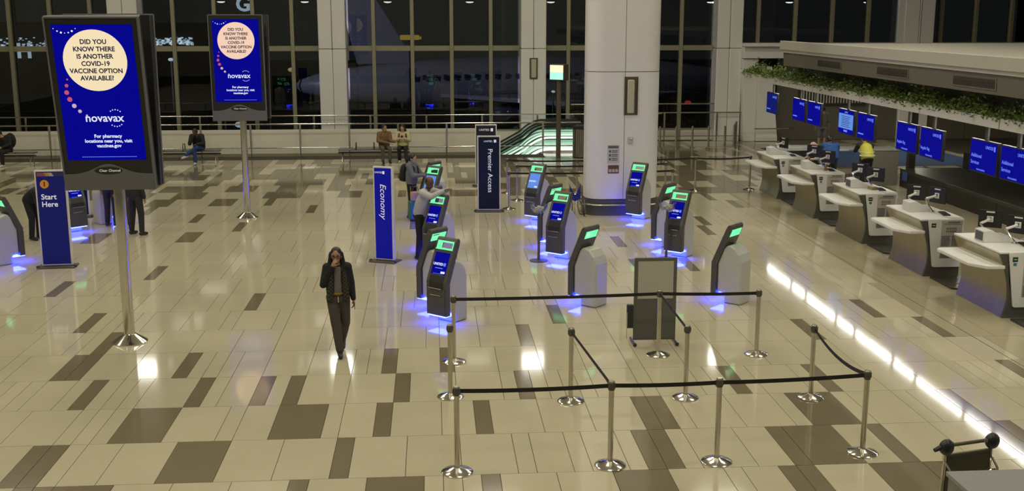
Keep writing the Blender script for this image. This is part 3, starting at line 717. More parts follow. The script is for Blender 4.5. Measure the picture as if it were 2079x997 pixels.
ad_display((-4.67, 28.18), 0, 'farther advertising display on a steel pole, peach disc on its screen', 'pinkcream', (1, 6), (-.43, .30))
# ================================================================ CHECK-IN COUNTERS
CL = 1.65
front = [(-.10, 1.10), (-.045, .98), (.0, .88), (.045, .74), (.085, .58), (.10, .44), (.10, .30), (.075, .16), (.03, 0.0)]
cb = {}
cb['body'] = MB().prism(front+[(.74, 0), (.74, 1.10)], 'y', .02, CL).mesh('body', 'steel_warm', True)
edge = MB().prism(front+[(.24, 0), (.20, .2), (.10, .62), (.045, 1.10)], 'y', -.035, .019)
cb['edge_trim'] = edge.mesh('edge_trim', 'charcoal', True)
pan = [(.045, 1.13), (.76, 1.13), (.735, .19)]+[(.225+.045*math.cos(a), .235+.045*math.sin(a)) for a in [R(-90-18*i) for i in range(5)]]
cb['end_panel'] = MB().prism(pan, 'y', -.06, -.036).mesh('end_panel', 'white', True)
cb['plinth'] = MB().prism([(.24, 0), (.74, 0), (.74, .19), (.20, .19)], 'y', -.03, .018).mesh('plinth', 'charcoal', False)
cb['worktop'] = MB().box(-.09, .78, -.03, CL+.02, 1.10, 1.135).box(.5, .78, .02, .9, 1.135, 1.15).mesh('worktop', 'white', True)
cb['riser'] = MB().prism([(.02, 1.135), (.02, 1.33), (.16, 1.35), (.52, 1.15), (.52, 1.135)], 'y', .78, 1.12).mesh('riser', 'white', True)
cb['bag_shelf'] = MB().prism([(-.50, 1.42), (-.50, .25), (-.30, -.04), (.0, -.06), (.0, 1.5), (-.42, 1.5)], 'z', .85, .91).mesh('bag_shelf', 'white', True)
cb['tile'] = MB().box(.115, .205, -.064, -.061, .975, 1.055).mesh('number_tile', 'black')
cb['poster'] = MB().box(.315, .735, -.0635, -.0605, .36, 1.105).mesh('notice_poster', 'paper')
mb = MB()
mb.box(.44, .68, -.066, -.064, 1.065, 1.085)
for z in (1.045, 1.03): mb.box(.36, .70, -.066, -.064, z, z+.006)
for k_ in range(6):
    for q in range(2): mb.box(.42+.035*k_, .44+.035*k_, -.066, -.064, .93-.055*q, .97-.055*q)
rr = random.Random(3)
for c_ in range(2):
    for bl_ in range(2):
        for q in range(13):
            x = .33+.205*c_; z = .80-.235*bl_-.016*q; mb.box(x, x+.185-rr.uniform(0, .03), -.066, -.064, z, z+.010)
cb['print'] = mb.mesh('print', 'ink')
cb['redprint'] = MB().box(.49, .51, -.0665, -.064, .93, .97).box(.56, .58, -.0665, -.064, .93, .97).box(.455, .475, -.0665, -.064, .875, .915).mesh('red_print', 'redink')
cb['digits'] = MB().box(.13, .19, -.067, -.0645, 1.005, 1.025).mesh('digits', mat('green digits', (.1, .2, .05), .5, noise=.1, emit=(.3, .6, .1), es=.25))
cb['bluetag'] = MB().box(.135, .19, -.064, -.061, .905, .955).mesh('blue_tag', mat('teal tag', (.03, .16, .26), .5, noise=.1))
CY = [30.05, 27.0, 23.8, 20.63, 17.55]
CN = ['farthest check-in counter, with a single monitor', 'second farthest check-in counter, bald agent behind it', 'middle check-in counter of the row of five', 'check-in counter second from the camera, pair of monitors on white arms', 'nearest check-in counter, cut by the right edge']
for i, y in enumerate(CY):
    t = thing('check_in_counter', CN[i]+', white and steel', 'counter', (9.5, y, 0), group='check-in counters')
    for nm in ('body', 'edge_trim', 'end_panel', 'plinth', 'worktop', 'riser', 'bag_shelf'): link(nm, cb[nm], t, bevel=(.012 if nm in ('worktop', 'riser', 'bag_shelf') else 0))
    nt = link('number_tile', cb['tile'], t); link('digits', cb['digits'], nt)
    if i != 3: link('blue_tag', cb['bluetag'], t)
    ps = link('notice_poster', cb['poster'], t); link('print', cb['print'], ps); link('red_print', cb['redprint'], ps)
    if i in (2, 4):
        MB().box(.012, .02, .82, 1.08, 1.16, 1.31).build('riser_display', 'ink', t)
# luggage scales between the counters
for i, y in enumerate(CY):
    t = thing('luggage_scale', 'dark floor scale beside the %s' % CN[i].split(',')[0], 'scale', (9.6, y-1.32, 0), group='luggage scales')
    MB().prism([(.0, .25), (.35, 0), (1.05, 0), (1.05, 1.15), (0, 1.15)], 'z', 0.001, .035).build('platform', 'belt_black', t, bevel=.006)
    MB().box(.05, 1.0, .50, .52, .035, .045).build('seam_bar', 'steel', t)
    MB().box(.62, .64, -.02, .0, .035, .32).build('side_guard', 'clear', t)
# monitors on arms
def monitor(x, y, z, rz, label, tall=False, armbase=None):
    t = thing('monitor', label, 'monitor', (x, y, z), R(rz), 'monitors on the counters')
    w, h = (.20, .16) if not tall else (.15, .17)
    MB().box(-w, w, 0, .025, -h, h).build('back_shell', 'black', t, bevel=.008)
    MB().box(-w+.012, w-.012, .0255, .028, -h+.012, h-.012).build('display', 'screen_dim', t)
    MB().box(-.055, .055, -.02, -.001, -.06, .05).build('mount_plate', 'white', t, bevel=.008)
    MB().box(-.02, .02, -.024, -.0205, -.03, .03).build('mount_hub', 'charcoal', t)
    MB().box(-.07, .07, -.012, -.001, h-.05, h-.025).build('label_strip', 'white', t)
    zb = 1.136-z
    MB().tube([(0, -.03, 0), (-.05, -.09, -.03), (-.13, -.17, -.07)], [.028, .024, .026], 8).build('upper_arm', 'white', t, smooth=True)
    MB().tube([(-.13, -.17, -.07), (-.05, -.2, zb*.55), (.03, -.16, zb+.03)], [.022, .018, .02], 8).build('lower_arm', 'chrome', t, smooth=True)
    MB().lathe([(.055, zb), (.055, zb+.02), (.025, zb+.035)], 14, (.03, -.16, 0)).build('arm_base', 'chrome', t, smooth=True)
ml = [('on the farthest counter', [(10.08, 31.35, 1.42, -70)]), ('on the second farthest counter', [(9.98, 28.45, 1.52, -40), (10.10, 27.75, 1.46, -48)]), ('on the middle counter', [(9.98, 25.25, 1.46, -38), (10.10, 24.6, 1.44, -46)]),
      ('on the counter second from the camera', [(9.96, 22.1, 1.42, -32), (10.10, 21.45, 1.46, -66)]), ('on the nearest counter', [(9.98, 19.05, 1.42, -35), (10.10, 18.3, 1.45, -52)])]
for nm, lst in ml:
    for q, (x, y, z, a) in enumerate(lst):
        monitor(x, y, z, a, ('black monitor seen from behind, %s %s' % ('left one' if q == 0 and len(lst) > 1 else 'right one' if len(lst) > 1 else 'the only one', nm)))
for i, y in enumerate(CY):
    t = thing('keyboard', 'black keyboard lying on the %s' % CN[i].split(',')[0], 'keyboard', (10.08, y+.42, 1.152), R(80), 'keyboards on the counters')
    MB().box(-.2, .2, -.07, .07, 0, .02).build('deck', 'black', t, bevel=.005)
    mb = MB()
    for r_ in range(4):
        for q in range(12): mb.box(-.185+q*.031, -.16+q*.031, -.058+r_*.03, -.034+r_*.03, .02, .027)
    mb.build('keys', 'charcoal2', t)
t = thing('tissue_box', 'small tan tissue box on the middle counter', 'box', (9.93, 24.35, 1.136), R(10)); MB().box(-.06, .06, -.1, .1, 0, .07).build('carton', mat('tan card', (.28, .22, .13), .7, noise=.1), t, bevel=.005); MB().ell((0, 0, .075), (.03, .05, .03), 8, 5).build('tissue', 'white', t)
t = thing('sanitizer_bottle', 'sanitizer bottle with white pump on the second farthest counter', 'bottle', (9.96, 27.5, 1.136)); MB().lathe([(.035, 0), (.035, .13), (.012, .15)], 14).build('bottle', mat('amber bottle', (.28, .12, .03), .3, noise=.1), t, smooth=True); MB().lathe([(.012, .15), (.012, .19)], 8).box(-.01, .045, -.008, .008, .19, .2).build('pump', 'white', t)
# hanging screens
scr = [(33.75, 'dim', 'lone screen above the portal end of the counters'), (31.2, 'b', 'left screen of the farthest pair'), (29.9, 'b', 'right screen of the farthest pair'), (27.5, 'p', 'pale blue text screen, left of the second farthest pair'), (26.2, 'b', 'dim screen right of the pale blue text screen'),
       (23.85, 'r', 'left screen of the pair above the middle counter'), (22.62, 'r', 'right screen of the pair above the middle counter'), (20.36, 'a', 'left screen reading Additional Services'), (19.18, 'a', 'right screen reading Additional Services, at the picture edge')]
for i, (y, kind, lb) in enumerate(scr):
    t = thing('hanging_screen', lb+', over the counters', 'screen', (10.42, y, 2.365), R(-90), 'screens hanging over the counters')
    MB().box(-.53, .53, 0, .07, -.315, .315).build('casing', 'black', t, bevel=.008)
    sc = MB().box(-.505, .505, -.004, -.0005, -.29, .29).build('display', {'dim': 'screen_dim', 'p': 'screen'}.get(kind, 'screen'), t)
    MB().box(-.05, .05, .03, .07, .316, .58).build('bracket', 'charcoal', t)
    if kind == 'p':
        MB().box(-.49, .49, -.006, -.0045, -.17, .2).build('text_block', 'screen_pale', sc)
        mb = MB()
        for q in range(7): mb.box(-.32+.04*(q % 2), .3-.05*(q % 3), -.008, -.0065, .13-.042*q, .142-.042*q)
        mb.build('print', 'darkletter', sc); text('UNITED', .06, 'screen_text2', sc, (0, -.006, .24)); MB().box(-.12, .12, -.006, -.0045, -.25, -.2).build('footer', 'screen_text2', sc)
    else:
        text('UNITED', .085, 'screen_text2', sc, (.23, -.006, .19)); MB().box(.40, .45, -.006, -.0045, .145, .235).build('emblem', 'screen_text2', sc)
        if kind == 'a':
            text('Additional', .10, 'screen_text2', sc, (-.46, -.006, -.0), align='LEFT'); text('Services', .10, 'screen_text2', sc, (-.46, -.006, -.13), align='LEFT')
        elif kind == 'r': text('Regular Bag', .09, 'screen_text2', sc, (-.46, -.006, -.12), align='LEFT')
        if kind in 'ar':
            text('STAR ALLIANCE', .045, 'screen_text2', sc, (-.05, -.006, -.255))
        else: MB().box(-.45, -.1, -.006, -.0045, -.2, -.17).build('footer', 'screen_text2', sc)
# back counters and conveyor
t = thing('baggage_conveyor', 'long low dark baggage conveyor behind the counters', 'conveyor', (13.9, 0, 0))
MB().box(0, 1.9, 6, 32.1, .44, .54).build('deck', 'belt_black', t, bevel=.01)
for y in [6+2.9*i for i in range(9)]: MB().box(.01, .05, y+.01, min(y+2.89, 32.1), 0, .44).build('skirt_panel', 'conveyor_side', t)
MB().box(-.03, .0, 31.55, 31.85, .22, .48).build('warning_label', mat('blue label', (.05, .08, .25), .5, noise=.3), t)
MB().box(1.92, 2.0, 6, 32.1, .3, 1.0).build('back_guard', 'conveyor_side', t)
t = thing('back_counter', 'grey laminate cabinet behind the counters, under the yellow vest', 'cabinet', (12.98, 32.25, 0))
MB().box(0, .92, 0, .75, 0, 1.05).build('carcass', 'laminate', t, bevel=.008); MB().box(-1.1, .96, -.03, .8, 1.05, 1.10).build('worktop', 'kiosk_body', t, bevel=.008)
MB().box(-1.05, -1.0, 0, .7, 0, 1.05).build('end_leg', 'laminate', t)
t = thing('low_counter', 'low grey counter with dark front beyond the farthest check-in counter', 'counter', (10.45, 33.2, 0))
MB().box(0, 1.45, 0, .7, .95, 1.05).build('worktop', 'kiosk_body', t, bevel=.008); MB().box(.06, 1.4, .06, .65, 0, .95).build('carcass', 'charcoal2', t); MB().box(.0, .06, .02, .68, 0, .95).build('side_panel', 'laminate', t)
for q in range(3):
    t = thing('storage_cabinet', 'grey cabinet against the rear of the conveyor, %s from the left' % ('first', 'second', 'third')[q], 'cabinet', (16.6, 29.5-2.1*q, 0), group='cabinets behind the conveyor')
    MB().box(0, .6, 0, 1.9, 0, 1.25).build('carcass', 'laminate', t, bevel=.01)
    for s_ in (0, 1):
        d_ = MB().box(-.02, -.001, .03+.93*s_, .92+.93*s_, .08, 1.2).build('door', 'laminate', t, bevel=.004); MB().box(-.035, -.021, .4+.93*s_, .6+.93*s_, 1.08, 1.1).build('handle', 'steel', d_)
t = thing('lit_slat_wall', 'backlit slatted light wall glimpsed under the planter by the portal', 'light wall', (14.9, 44.62, 0))
MB().box(0, 2.8, .05, .1, 1.4, 3.2).build('back_panel', 'dark_wall', t)
for q in range(22): MB().box(.05+.12*q, .09+.12*q, 0, .045, 1.5, 2.6).build('slat', 'sconce' if q % 2 else 'kiosk_body', t)
MB().box(1.0, 1.9, -.02, 0, 2.45, 2.52).box(1.84, 1.9, -.02, 0, 1.9, 2.5).box(1.0, 1.9, -.02, 0, 2.9, 2.96).build('neon_line', 'dot_white', t)
# ================================================================ PEOPLE
M['skin_tan'] = mat('tan skin', (.36, .20, .12), .5, noise=.06, scale=30)
M['skin_dark'] = mat('brown skin', (.11, .05, .03), .45, noise=.08, scale=30)
M['skin_pale'] = mat('light skin', (.48, .29, .20), .5, noise=.06, scale=30)
M['hair_black'] = mat('black hair', (.008, .007, .006), .45, noise=.3, scale=40, bump=.4)
M['hair_brown'] = mat('dark brown hair', (.022, .012, .007), .45, noise=.3, scale=40, bump=.4)
M['cl_black'] = mat('black cloth', (.010, .010, .010), .85, noise=.3, scale=25, bump=.25)
M['cl_dark'] = mat('dark cloth', (.020, .019, .019), .85, noise=.3, scale=25, bump=.25)
M['cl_taupe'] = mat('taupe trousers', (.062, .048, .046), .85, noise=.18, scale=20, bump=.3)
M['cl_jeans'] = mat('blue jeans', (.02, .055, .17), .85, noise=.25, scale=30, bump=.2)
M['cl_white'] = mat('white knit', (.42, .42, .42), .8, noise=.08, scale=25, bump=.35)
M['cl_greyblue'] = mat('grey blue anorak', (.125, .13, .16), .75, noise=.12, scale=12, bump=.35)
M['cl_tan'] = mat('tan jacket', (.16, .09, .035), .8, noise=.15, scale=14, bump=.3)
M['cl_cream'] = mat('cream fleece', (.46, .40, .24), .85, noise=.1, scale=22, bump=.35)
M['cl_grey'] = mat('grey trousers', (.085, .08, .065), .85, noise=.15, scale=20, bump=.25)
M['cl_blue'] = mat('blue polo', (.015, .07, .24), .8, noise=.12, scale=20, bump=.25)
M['cl_vest'] = mat('yellow safety vest', (.42, .40, .04), .7, noise=.12, scale=14, bump=.25)
M['cl_stripe'] = mat('reflective tape', (.45, .47, .48), .35, noise=.05)
M['cl_greytop'] = mat('grey top', (.13, .12, .115), .8, noise=.1, scale=20)
M['shoe_white'] = mat('white shoe', (.5, .48, .44), .6, noise=.06)
M['plaid'] = mat('black and olive plaid', (.02, .02, .018), .85)
_t = M['plaid'].node_tree; _c = _t.nodes.new('ShaderNodeTexChecker'); _c.inputs['Scale'].default_value = 34; _c.inputs[1].default_value = (.008, .008, .007, 1); _c.inputs[2].default_value = (.05, .05, .033, 1)
_o = _t.nodes.new('ShaderNodeTexCoord'); _t.links.new(_o.outputs['Object'], _c.inputs[0]); _t.links.new(_c.outputs[0], _t.nodes['Principled BSDF'].inputs['Base Color'])
M['lens_dark'] = mat('spectacle lens', (.02, .025, .05), .1, noise=.1)
M['mouth'] = mat('lips', (.22, .07, .06), .5, noise=.05)
V = Vector
def cap(mb, a, b, ra, rb, n=12):
    a, b = V(a), V(b); d = b-a; L = d.length
    if L < 1e-5: return mb.ell(a, (ra, ra, ra))
    u = d/L; pts = [a-u*ra*.98, a-u*ra*.8, a-u*ra*.4]; rs = [ra*.2, ra*.6, ra*.92]
    for i in range(5): t = i/4; pts.append(a+d*t); rs.append(ra+(rb-ra)*t)
    pts += [b+u*rb*.4, b+u*rb*.8, b+u*rb*.98]; rs += [rb*.92, rb*.6, rb*.2]
    return mb.tube(pts, rs, n)
def blob(mb, c, rad, fwd=(0, -1, 0), up=(0, 0, 1)):
    f = V(fwd).normalized(); r = f.cross(V(up)).normalized(); u = r.cross(f)
    T = Matrix(((r.x, -f.x, u.x, c[0]), (r.y, -f.y, u.y, c[1]), (r.z, -f.z, u.z, c[2]), (0, 0, 0, 1)))
    return mb.ell((0, 0, 0), rad, 18, 12, T)
def slab(mb, a, b, wa, da, wb, db, side):
    """flattened torso segment: elliptical sections from a to b; side = lateral direction"""
    a, b = V(a), V(b); d = b-a; ax = d.normalized(); s = V(side); s = (s-ax*s.dot(ax)).normalized(); f = ax.cross(s); n = 16; vs = []; fs = []; K = 7
    for i in range(K):
        t = i/(K-1); e = 1-.12*abs(2*t-1)**3; p = a+d*t; w = (wa+(wb-wa)*t)*e; q = (da+(db-da)*t)*e
        for j in range(n): an = 2*PI*j/n; vs.append(p+s*w*math.cos(an)+f*q*math.sin(an))
    for i in range(K-1):
        for j in range(n): j2 = (j+1) % n; fs.append((i*n+j, i*n+j2, (i+1)*n+j2, (i+1)*n+j))
    fs += [tuple(range(n))[::-1], tuple(range((K-1)*n, K*n))]
    return mb.add(vs, fs)
def fuse(name, mb, m, parent, voxel, it=6):
    me = bpy.data.meshes.new('tmp'); me.from_pydata(mb.v, [], mb.f); me.update()
    o = bpy.data.objects.new('tmp', me); COL.objects.link(o)
    r = o.modifiers.new('r', 'REMESH'); r.mode = 'VOXEL'; r.voxel_size = voxel
    s = o.modifiers.new('s', 'SMOOTH'); s.factor = .5; s.iterations = it
    dg = bpy.context.evaluated_depsgraph_get(); ev = bpy.data.meshes.new_from_object(o.evaluated_get(dg))
    bpy.data.objects.remove(o); bpy.data.meshes.remove(me)
    ev.materials.clear(); ev.materials.append(M[m] if isinstance(m, str) else m); ev.shade_smooth(); ev.name = name
    return link(name, ev, parent)
def hand(mb, w, d, nrm, side, curl=.5, k=1.):
    w, d, nrm = V(w), V(d).normalized(), V(nrm); nrm = (nrm-d*nrm.dot(d)).normalized(); l = d.cross(nrm)*side
    blob(mb, w+d*.045*k, (.036*k, .017*k, .052*k), nrm, d)
    for i, (o, L) in enumerate(((-.027, .058), (-.009, .070), (.009, .074), (.026, .066))):
        p = w+d*.085*k+l*o*k; d2 = (d*math.cos(curl)+nrm*math.sin(curl)); d3 = (d*math.cos(curl*2.1)+nrm*math.sin(curl*2.1))
        m_ = p+d2*L*.52*k; cap(mb, p-d*.02*k, m_, .0095*k, .0088*k, 8); cap(mb, m_, m_+d3*L*.48*k, .0088*k, .0075*k, 8)
    p = w+d*.025*k+l*.03*k; m_ = p+(d*.7+l*.6+nrm*.3).normalized()*.042*k; cap(mb, p, m_, .012*k, .010*k, 8); cap(mb, m_, m_+(d*.95+l*.1+nrm*.4).normalized()*.03*k, .010*k, .008*k, 8)
STAND = dict(hip=(0, 0, .93), chest=(0, -.01, 1.28), neck=(0, 0, 1.44), head=(0, -.02, 1.575), look=(0, -1, 0), side=(1, 0, 0),
             Ls=(.18, 0, 1.39), Le=(.235, .03, 1.12), Lw=(.24, -.04, .88), Rs=(-.18, 0, 1.39), Re=(-.235, .03, 1.12), Rw=(-.24, -.04, .88),
             Lh=(.09, 0, .91), Lk=(.10, -.02, .50), La=(.105, .02, .09), Rh=(-.09, 0, .91), Rk=(-.10, -.02, .50), Ra=(-.105, .02, .09), Lt=(0, -1, 0), Rt=(0, -1, 0), Ln=(-1, 0, 0), Rn=(1, 0, 0), curl=.45)
def person(label, loc, rz, pose, skin, top, bottom, shoe='black', hair='hair_black', hairstyle='short', voxel=.013, bulk=1., collar=None, extra=None, face=True, sleeve=1., topname='jacket', scale=1., shorts=False):
    P = dict(STAND); P.update(pose); t = thing('person', label, 'person', loc, R(rz)); t.scale = (scale,)*3
    side = V(P['side']); hd = V(P['head']); lk = V(P['look']).normalized(); nk = V(P['neck']); ch = V(P['chest']); hp = V(P['hip'])
    hr = lk.cross(V((0, 0, 1))).normalized(); hu = hr.cross(lk)
    # body
    b = MB()
    blob(b, hd+hu*.02, (.074, .092, .105), lk, hu); blob(b, hd-hu*.055+lk*.018, (.055, .07, .062), lk, hu)
    cap(b, hd+lk*.088+hu*.012, hd+lk*.103-hu*.018, .009, .014, 8)
    for s in (-1, 1): blob(b, hd+hr*.075*s-lk*.01-hu*.01, (.012, .022, .032), lk, hu)
    blob(b, hd+lk*.084-hu*.055, (.026, .014, .010), lk, hu)
    cap(b, nk-V((0, 0, .03)), hd-hu*.06-lk*.015, .056, .052)
    slab(b, hp, ch, .15, .10, .16, .105, side); slab(b, ch, nk, .165, .10, .07, .06, side)
    for s in 'LR':
        cap(b, P[s+'s'], P[s+'e'], .045, .037); cap(b, P[s+'e'], P[s+'w'], .036, .026)
        d = V(P[s+'w'])-V(P[s+'e']); hand(b, P[s+'w'], P.get(s+'d', d), P[s+'n'], (1 if s == 'L' else -1), P.get(s+'c', P['curl']))
        cap(b, P[s+'h'], P[s+'k'], .072, .05); cap(b, P[s+'k'], P[s+'a'], .048, .034)
        a = V(P[s+'a']); cap(b, a-V((0, 0, .03)), a+V(P[s+'t'])*.12-V((0, 0, .05)), .032, .028)
    fuse('body', b, skin, t, min(voxel, .0105), 3)
    # top garment
    q = 1.0*bulk; g_ = MB()
    slab(g_, hp-V((0, 0, .0))+(ch-hp)*-.12, ch, .185*q, .135*q, .190*q, .135*q, side); slab(g_, ch, nk-(nk-ch)*.12, .195*q, .13*q, .10*q, .085*q, side)
    for s in 'LR':
        sh = V(P[s+'s']); el = V(P[s+'e']); wr = V(P[s+'w'])
        cap(g_, ch+(sh-ch)*.55+(nk-ch)*.3, sh, .08*q, .075*q)
        cap(g_, sh, el if sleeve >= .5 else sh+(el-sh)*sleeve*2, .073*q, .060*q)
        if sleeve > .5: cap(g_, el, el+(wr-el)*(.94*(sleeve*2-1)), .058*q, .044*q)
    if collar: cap(g_, nk-V((0, 0, .02)), nk+V((0, 0, .035))+lk*.01, .078, .074)
    jk = fuse(topname, g_, top, t, voxel, 5)
    # trousers
    g_ = MB(); slab(g_, hp+(ch-hp)*.12, hp+(hp-ch)*.30, .165, .125, .165, .125, side)
    for s in 'LR':
        h, k, a = V(P[s+'h']), V(P[s+'k']), V(P[s+'a'])
        cap(g_, h, k if not shorts else h+(k-h)*.85, .098, .076)
        if not shorts: cap(g_, k, a+V((0, 0, .015)), .074, .062)
    fuse('trousers', g_, bottom, t, voxel, 5)
    for s in 'LR':
        a = V(P[s+'a']); d = V(P[s+'t']).normalized(); m_ = MB()
        cap(m_, a-V((0, 0, .035))-d*.04, a-V((0, 0, .048))+d*.10, .046, .040); cap(m_, a-V((0, 0, .05))+d*.08, a-V((0, 0, .056))+d*.15, .042, .034); cap(m_, a, a-V((0, 0, .04)), .045, .045)
        so = fuse('shoe', m_, shoe, t, .012, 3)
    # hair
    if hairstyle != 'bald':
        h = MB(); blob(h, *((hd+hu*.020-lk*.022, (.079, .088, .100)) if hairstyle == 'crop' else (hd+hu*.038-lk*.018, (.086, .098, .100))), lk, hu)
        if hairstyle == 'long':
            for s in (-1, 1):
                cap(h, hd+hr*.078*s-lk*.02+hu*.03, hd+hr*.098*s-lk*.0-hu*.13, .032, .042); cap(h, hd+hr*.098*s-hu*.13, hd+hr*.112*s+lk*.045-hu*.36, .044, .03)
            cap(h, hd-lk*.06+hu*.02, hd-lk*.09-hu*.26, .085, .075)
        elif hairstyle == 'pony':
            cap(h, hd-lk*.085+hu*.02, hd-lk*.15-hu*.03, .05, .042); cap(h, hd-lk*.14-hu*.02, hd-lk*.13-hu*.20, .042, .028); blob(h, hd-lk*.05-hu*.03, (.075, .06, .06), lk, hu)
        elif hairstyle == 'crop': pass
        elif hairstyle == 'cap': blob(h, hd+hu*.045-lk*.01, (.094, .105, .085), lk, hu)
        else: blob(h, hd-lk*.055-hu*.02, (.070, .045, .055), lk, hu)
        # clear the face
        ho = fuse('hair', h, hair, t, .011, 3)
        cut = hd+lk*.072-hu*.012; dz = []
        for v in ho.data.vertices:
            r_ = v.co-cut; f_ = r_.dot(lk); x_ = abs(r_.dot(hr)); z_ = r_.dot(hu)
            if x_ < .066 and -.13 < z_ < .070 and f_ > -.05: v.co = v.co-lk*(f_+.05)*.95
    else:
        h = MB(); blob(h, hd-lk*.045-hu*.005, (.078, .062, .062), lk, hu); fuse('hair', h, hair, t, .011, 2)
    if face:
        for s in (-1, 1):
            e = MB(); blob(e, hd+lk*.080+hr*.030*s+hu*.012, (.013, .007, .007), lk, hu); e.build('eye', 'hair_black', t, smooth=True)
            e = MB(); blob(e, hd+lk*.084+hr*.031*s+hu*.033, (.020, .006, .004), lk, hu); e.build('eyebrow', 'hair_black', t, smooth=True)
        e = MB(); blob(e, hd+lk*.0965-hu*.055, (.021, .006, .007), lk, hu); e.build('lips', 'mouth', t, smooth=True)
    if extra: extra(t, P, hd, lk, hr, hu, V)
    return t
# --- woman walking towards the camera
def walker(t, P, hd, lk, hr, hu, V):
    for s in (-1, 1):
        c = hd+lk*.100+hr*.034*s+hu*.010
        MB().tube([c+hr*.026*math.cos(a)+hu*.022*math.sin(a) for a in [2*PI*i/20 for i in range(21)]], .0038, 6, cap=False).build('spectacle_rim', 'black', t, smooth=True)
        e = MB(); blob(e, c, (.024, .002, .021), lk, hu); e.build('spectacle_lens', 'clear', t)
        MB().tube([c+hr*.03*s, hd+hr*.080*s+hu*.012], .003, 5).build('spectacle_temple', 'black', t)
    e = MB(); blob(e, hd+hr*-.081-hu*.012+lk*.01, (.008, .012, .015), lk, hu); e.build('earbud', 'shoe_white', t)
    g_ = MB(); slab(g_, (0, -.075, .97), (0, -.085, 1.38), .085, .075, .055, .06, (1, 0, 0)); fuse('inner_top', g_, 'cl_greytop', t, .013, 3)
    g_ = MB(); slab(g_, (0, -.075, .955), (0, -.08, 1.0), .085, .085, .08, .08, (1, 0, 0)); fuse('waist_band', g_, mat('mustard band', (.20, .12, .01), .7, noise=.1), t, .012, 3)
    rr = random.Random(4)
    for s in (-1, 1):
        g_ = MB(); slab(g_, (s*.115, -.085, .84), (s*.095, -.105, 1.30), .062, .05, .03, .035, (1, 0, 0)); pl = fuse('plaid_shirt_front', g_, 'plaid', t, .011, 3)
    MB().box(-.006, .006, -.138, -.13, .84, .93).build('drawstring', 'shoe_white', t)
    MB().box(.238, .246, -.10, -.045, .71, .81).build('phone', 'black', t)
person('young woman in black jacket and glasses walking towards the camera, hand at her mouth', (-1.43, 16.3, 0), 6,
       dict(Rs=(-.15, 0, 1.36), Re=(-.215, -.07, 1.11), Rw=(-.075, -.155, 1.40), Rd=(.45, -.05, .9), Rn=(.5, .6, 0), Rc=.9, Ls=(.15, 0, 1.36), Le=(.205, .04, 1.09), Lw=(.23, -.01, .85), Ln=(-1, -.2, 0), Lc=.6, head=(-.01, -.03, 1.535), neck=(0, 0, 1.41), look=(-.12, -1, -.10),
            Lh=(.085, 0, .90), Rh=(-.085, 0, .90), Rk=(-.045, -.10, .49), Ra=(-.0, -.17, .095), Rt=(.05, -1, -.02), Lk=(.10, .04, .48), La=(.06, .33, .17), Lt=(0, -.75, -.45)),
       'skin_tan', 'cl_black', 'cl_taupe', shoe='black', hairstyle='long', voxel=.0105, bulk=.96, extra=walker, scale=.985)
# --- man in the white sweater leaning on a kiosk
person('man in white sweater leaning both arms on a kiosk, smiling', (-.25, 22.9, 0), 66,
       dict(hip=(0, .02, .94), chest=(0, -.09, 1.27), neck=(0, -.15, 1.43), head=(-.02, -.21, 1.56), look=(-.42, -.9, -.12), Ls=(.19, -.13, 1.38), Le=(.22, -.36, 1.33), Lw=(.07, -.56, 1.43), Ln=(0, .2, -1), Rs=(-.19, -.12, 1.38), Re=(-.25, -.33, 1.32), Rw=(-.10, -.54, 1.43), Rn=(0, .2, -1)),
       'skin_dark', 'cl_white', 'cl_black', hairstyle='crop', hair='hair_black', topname='sweater', bulk=1.06, scale=1.04)
def bp(t, P, hd, lk, hr, hu, V):
    g_ = MB(); blob(g_, (0, .20, 1.18), (.16, .11, .24)); blob(g_, (0, .27, 1.08), (.12, .07, .13)); fuse('backpack', g_, 'cl_black', t, .015, 4)
    for s in (-1, 1): MB().tube([(s*.10, .14, 1.36), (s*.11, .02, 1.45), (s*.11, -.13, 1.33), (s*.13, -.14, 1.15), (s*.15, .05, 1.0)], .014, 6).build('strap', 'cl_black', t, smooth=True)
person('woman in grey-blue anorak with a black backpack touching a kiosk screen', (-.52, 27.75, 0), 68,
       dict(Ls=(.17, -.02, 1.37), Le=(.22, -.16, 1.14), Lw=(.12, -.40, 1.12), Ln=(0, 0, -1), Re=(-.22, -.14, 1.14), Rw=(-.12, -.40, 1.15), Rn=(0, 0, -1), head=(0, -.04, 1.55), look=(0, -1, -.25)), 'skin_pale', 'cl_greyblue', 'cl_black', hairstyle='pony', bulk=1.1, extra=bp, collar=True, scale=.97)
# --- seated people
SIT = dict(hip=(0, 0, .53), chest=(0, -.06, .88), neck=(0, -.09, 1.04), head=(0, -.13, 1.175), Lh=(.09, -.02, .52), Lk=(.12, -.44, .50), La=(.12, -.44, .09), Rh=(-.09, -.02, .52), Rk=(-.12, -.44, .50), Ra=(-.12, -.44, .09),
           Ls=(.18, -.07, .99), Le=(.23, -.15, .74), Lw=(.08, -.36, .66), Rs=(-.18, -.07, .99), Re=(-.23, -.15, .74), Rw=(-.08, -.36, .66), Ln=(0, 0, -1), Rn=(0, 0, -1))
p_ = dict(SIT); p_.update(look=(.55, -.8, -.05), Le=(.20, -.20, .74), Lw=(.33, -.34, .72), Rw=(.12, -.40, .68))
person('man in tan jacket and grey trousers sitting on the bench, turned to his neighbour', (-1.66, 38.95, 0), 12, p_, 'skin_tan', 'cl_tan', 'cl_grey', shoe='cl_black', hairstyle='short', voxel=.015, bulk=1.08, collar=True)
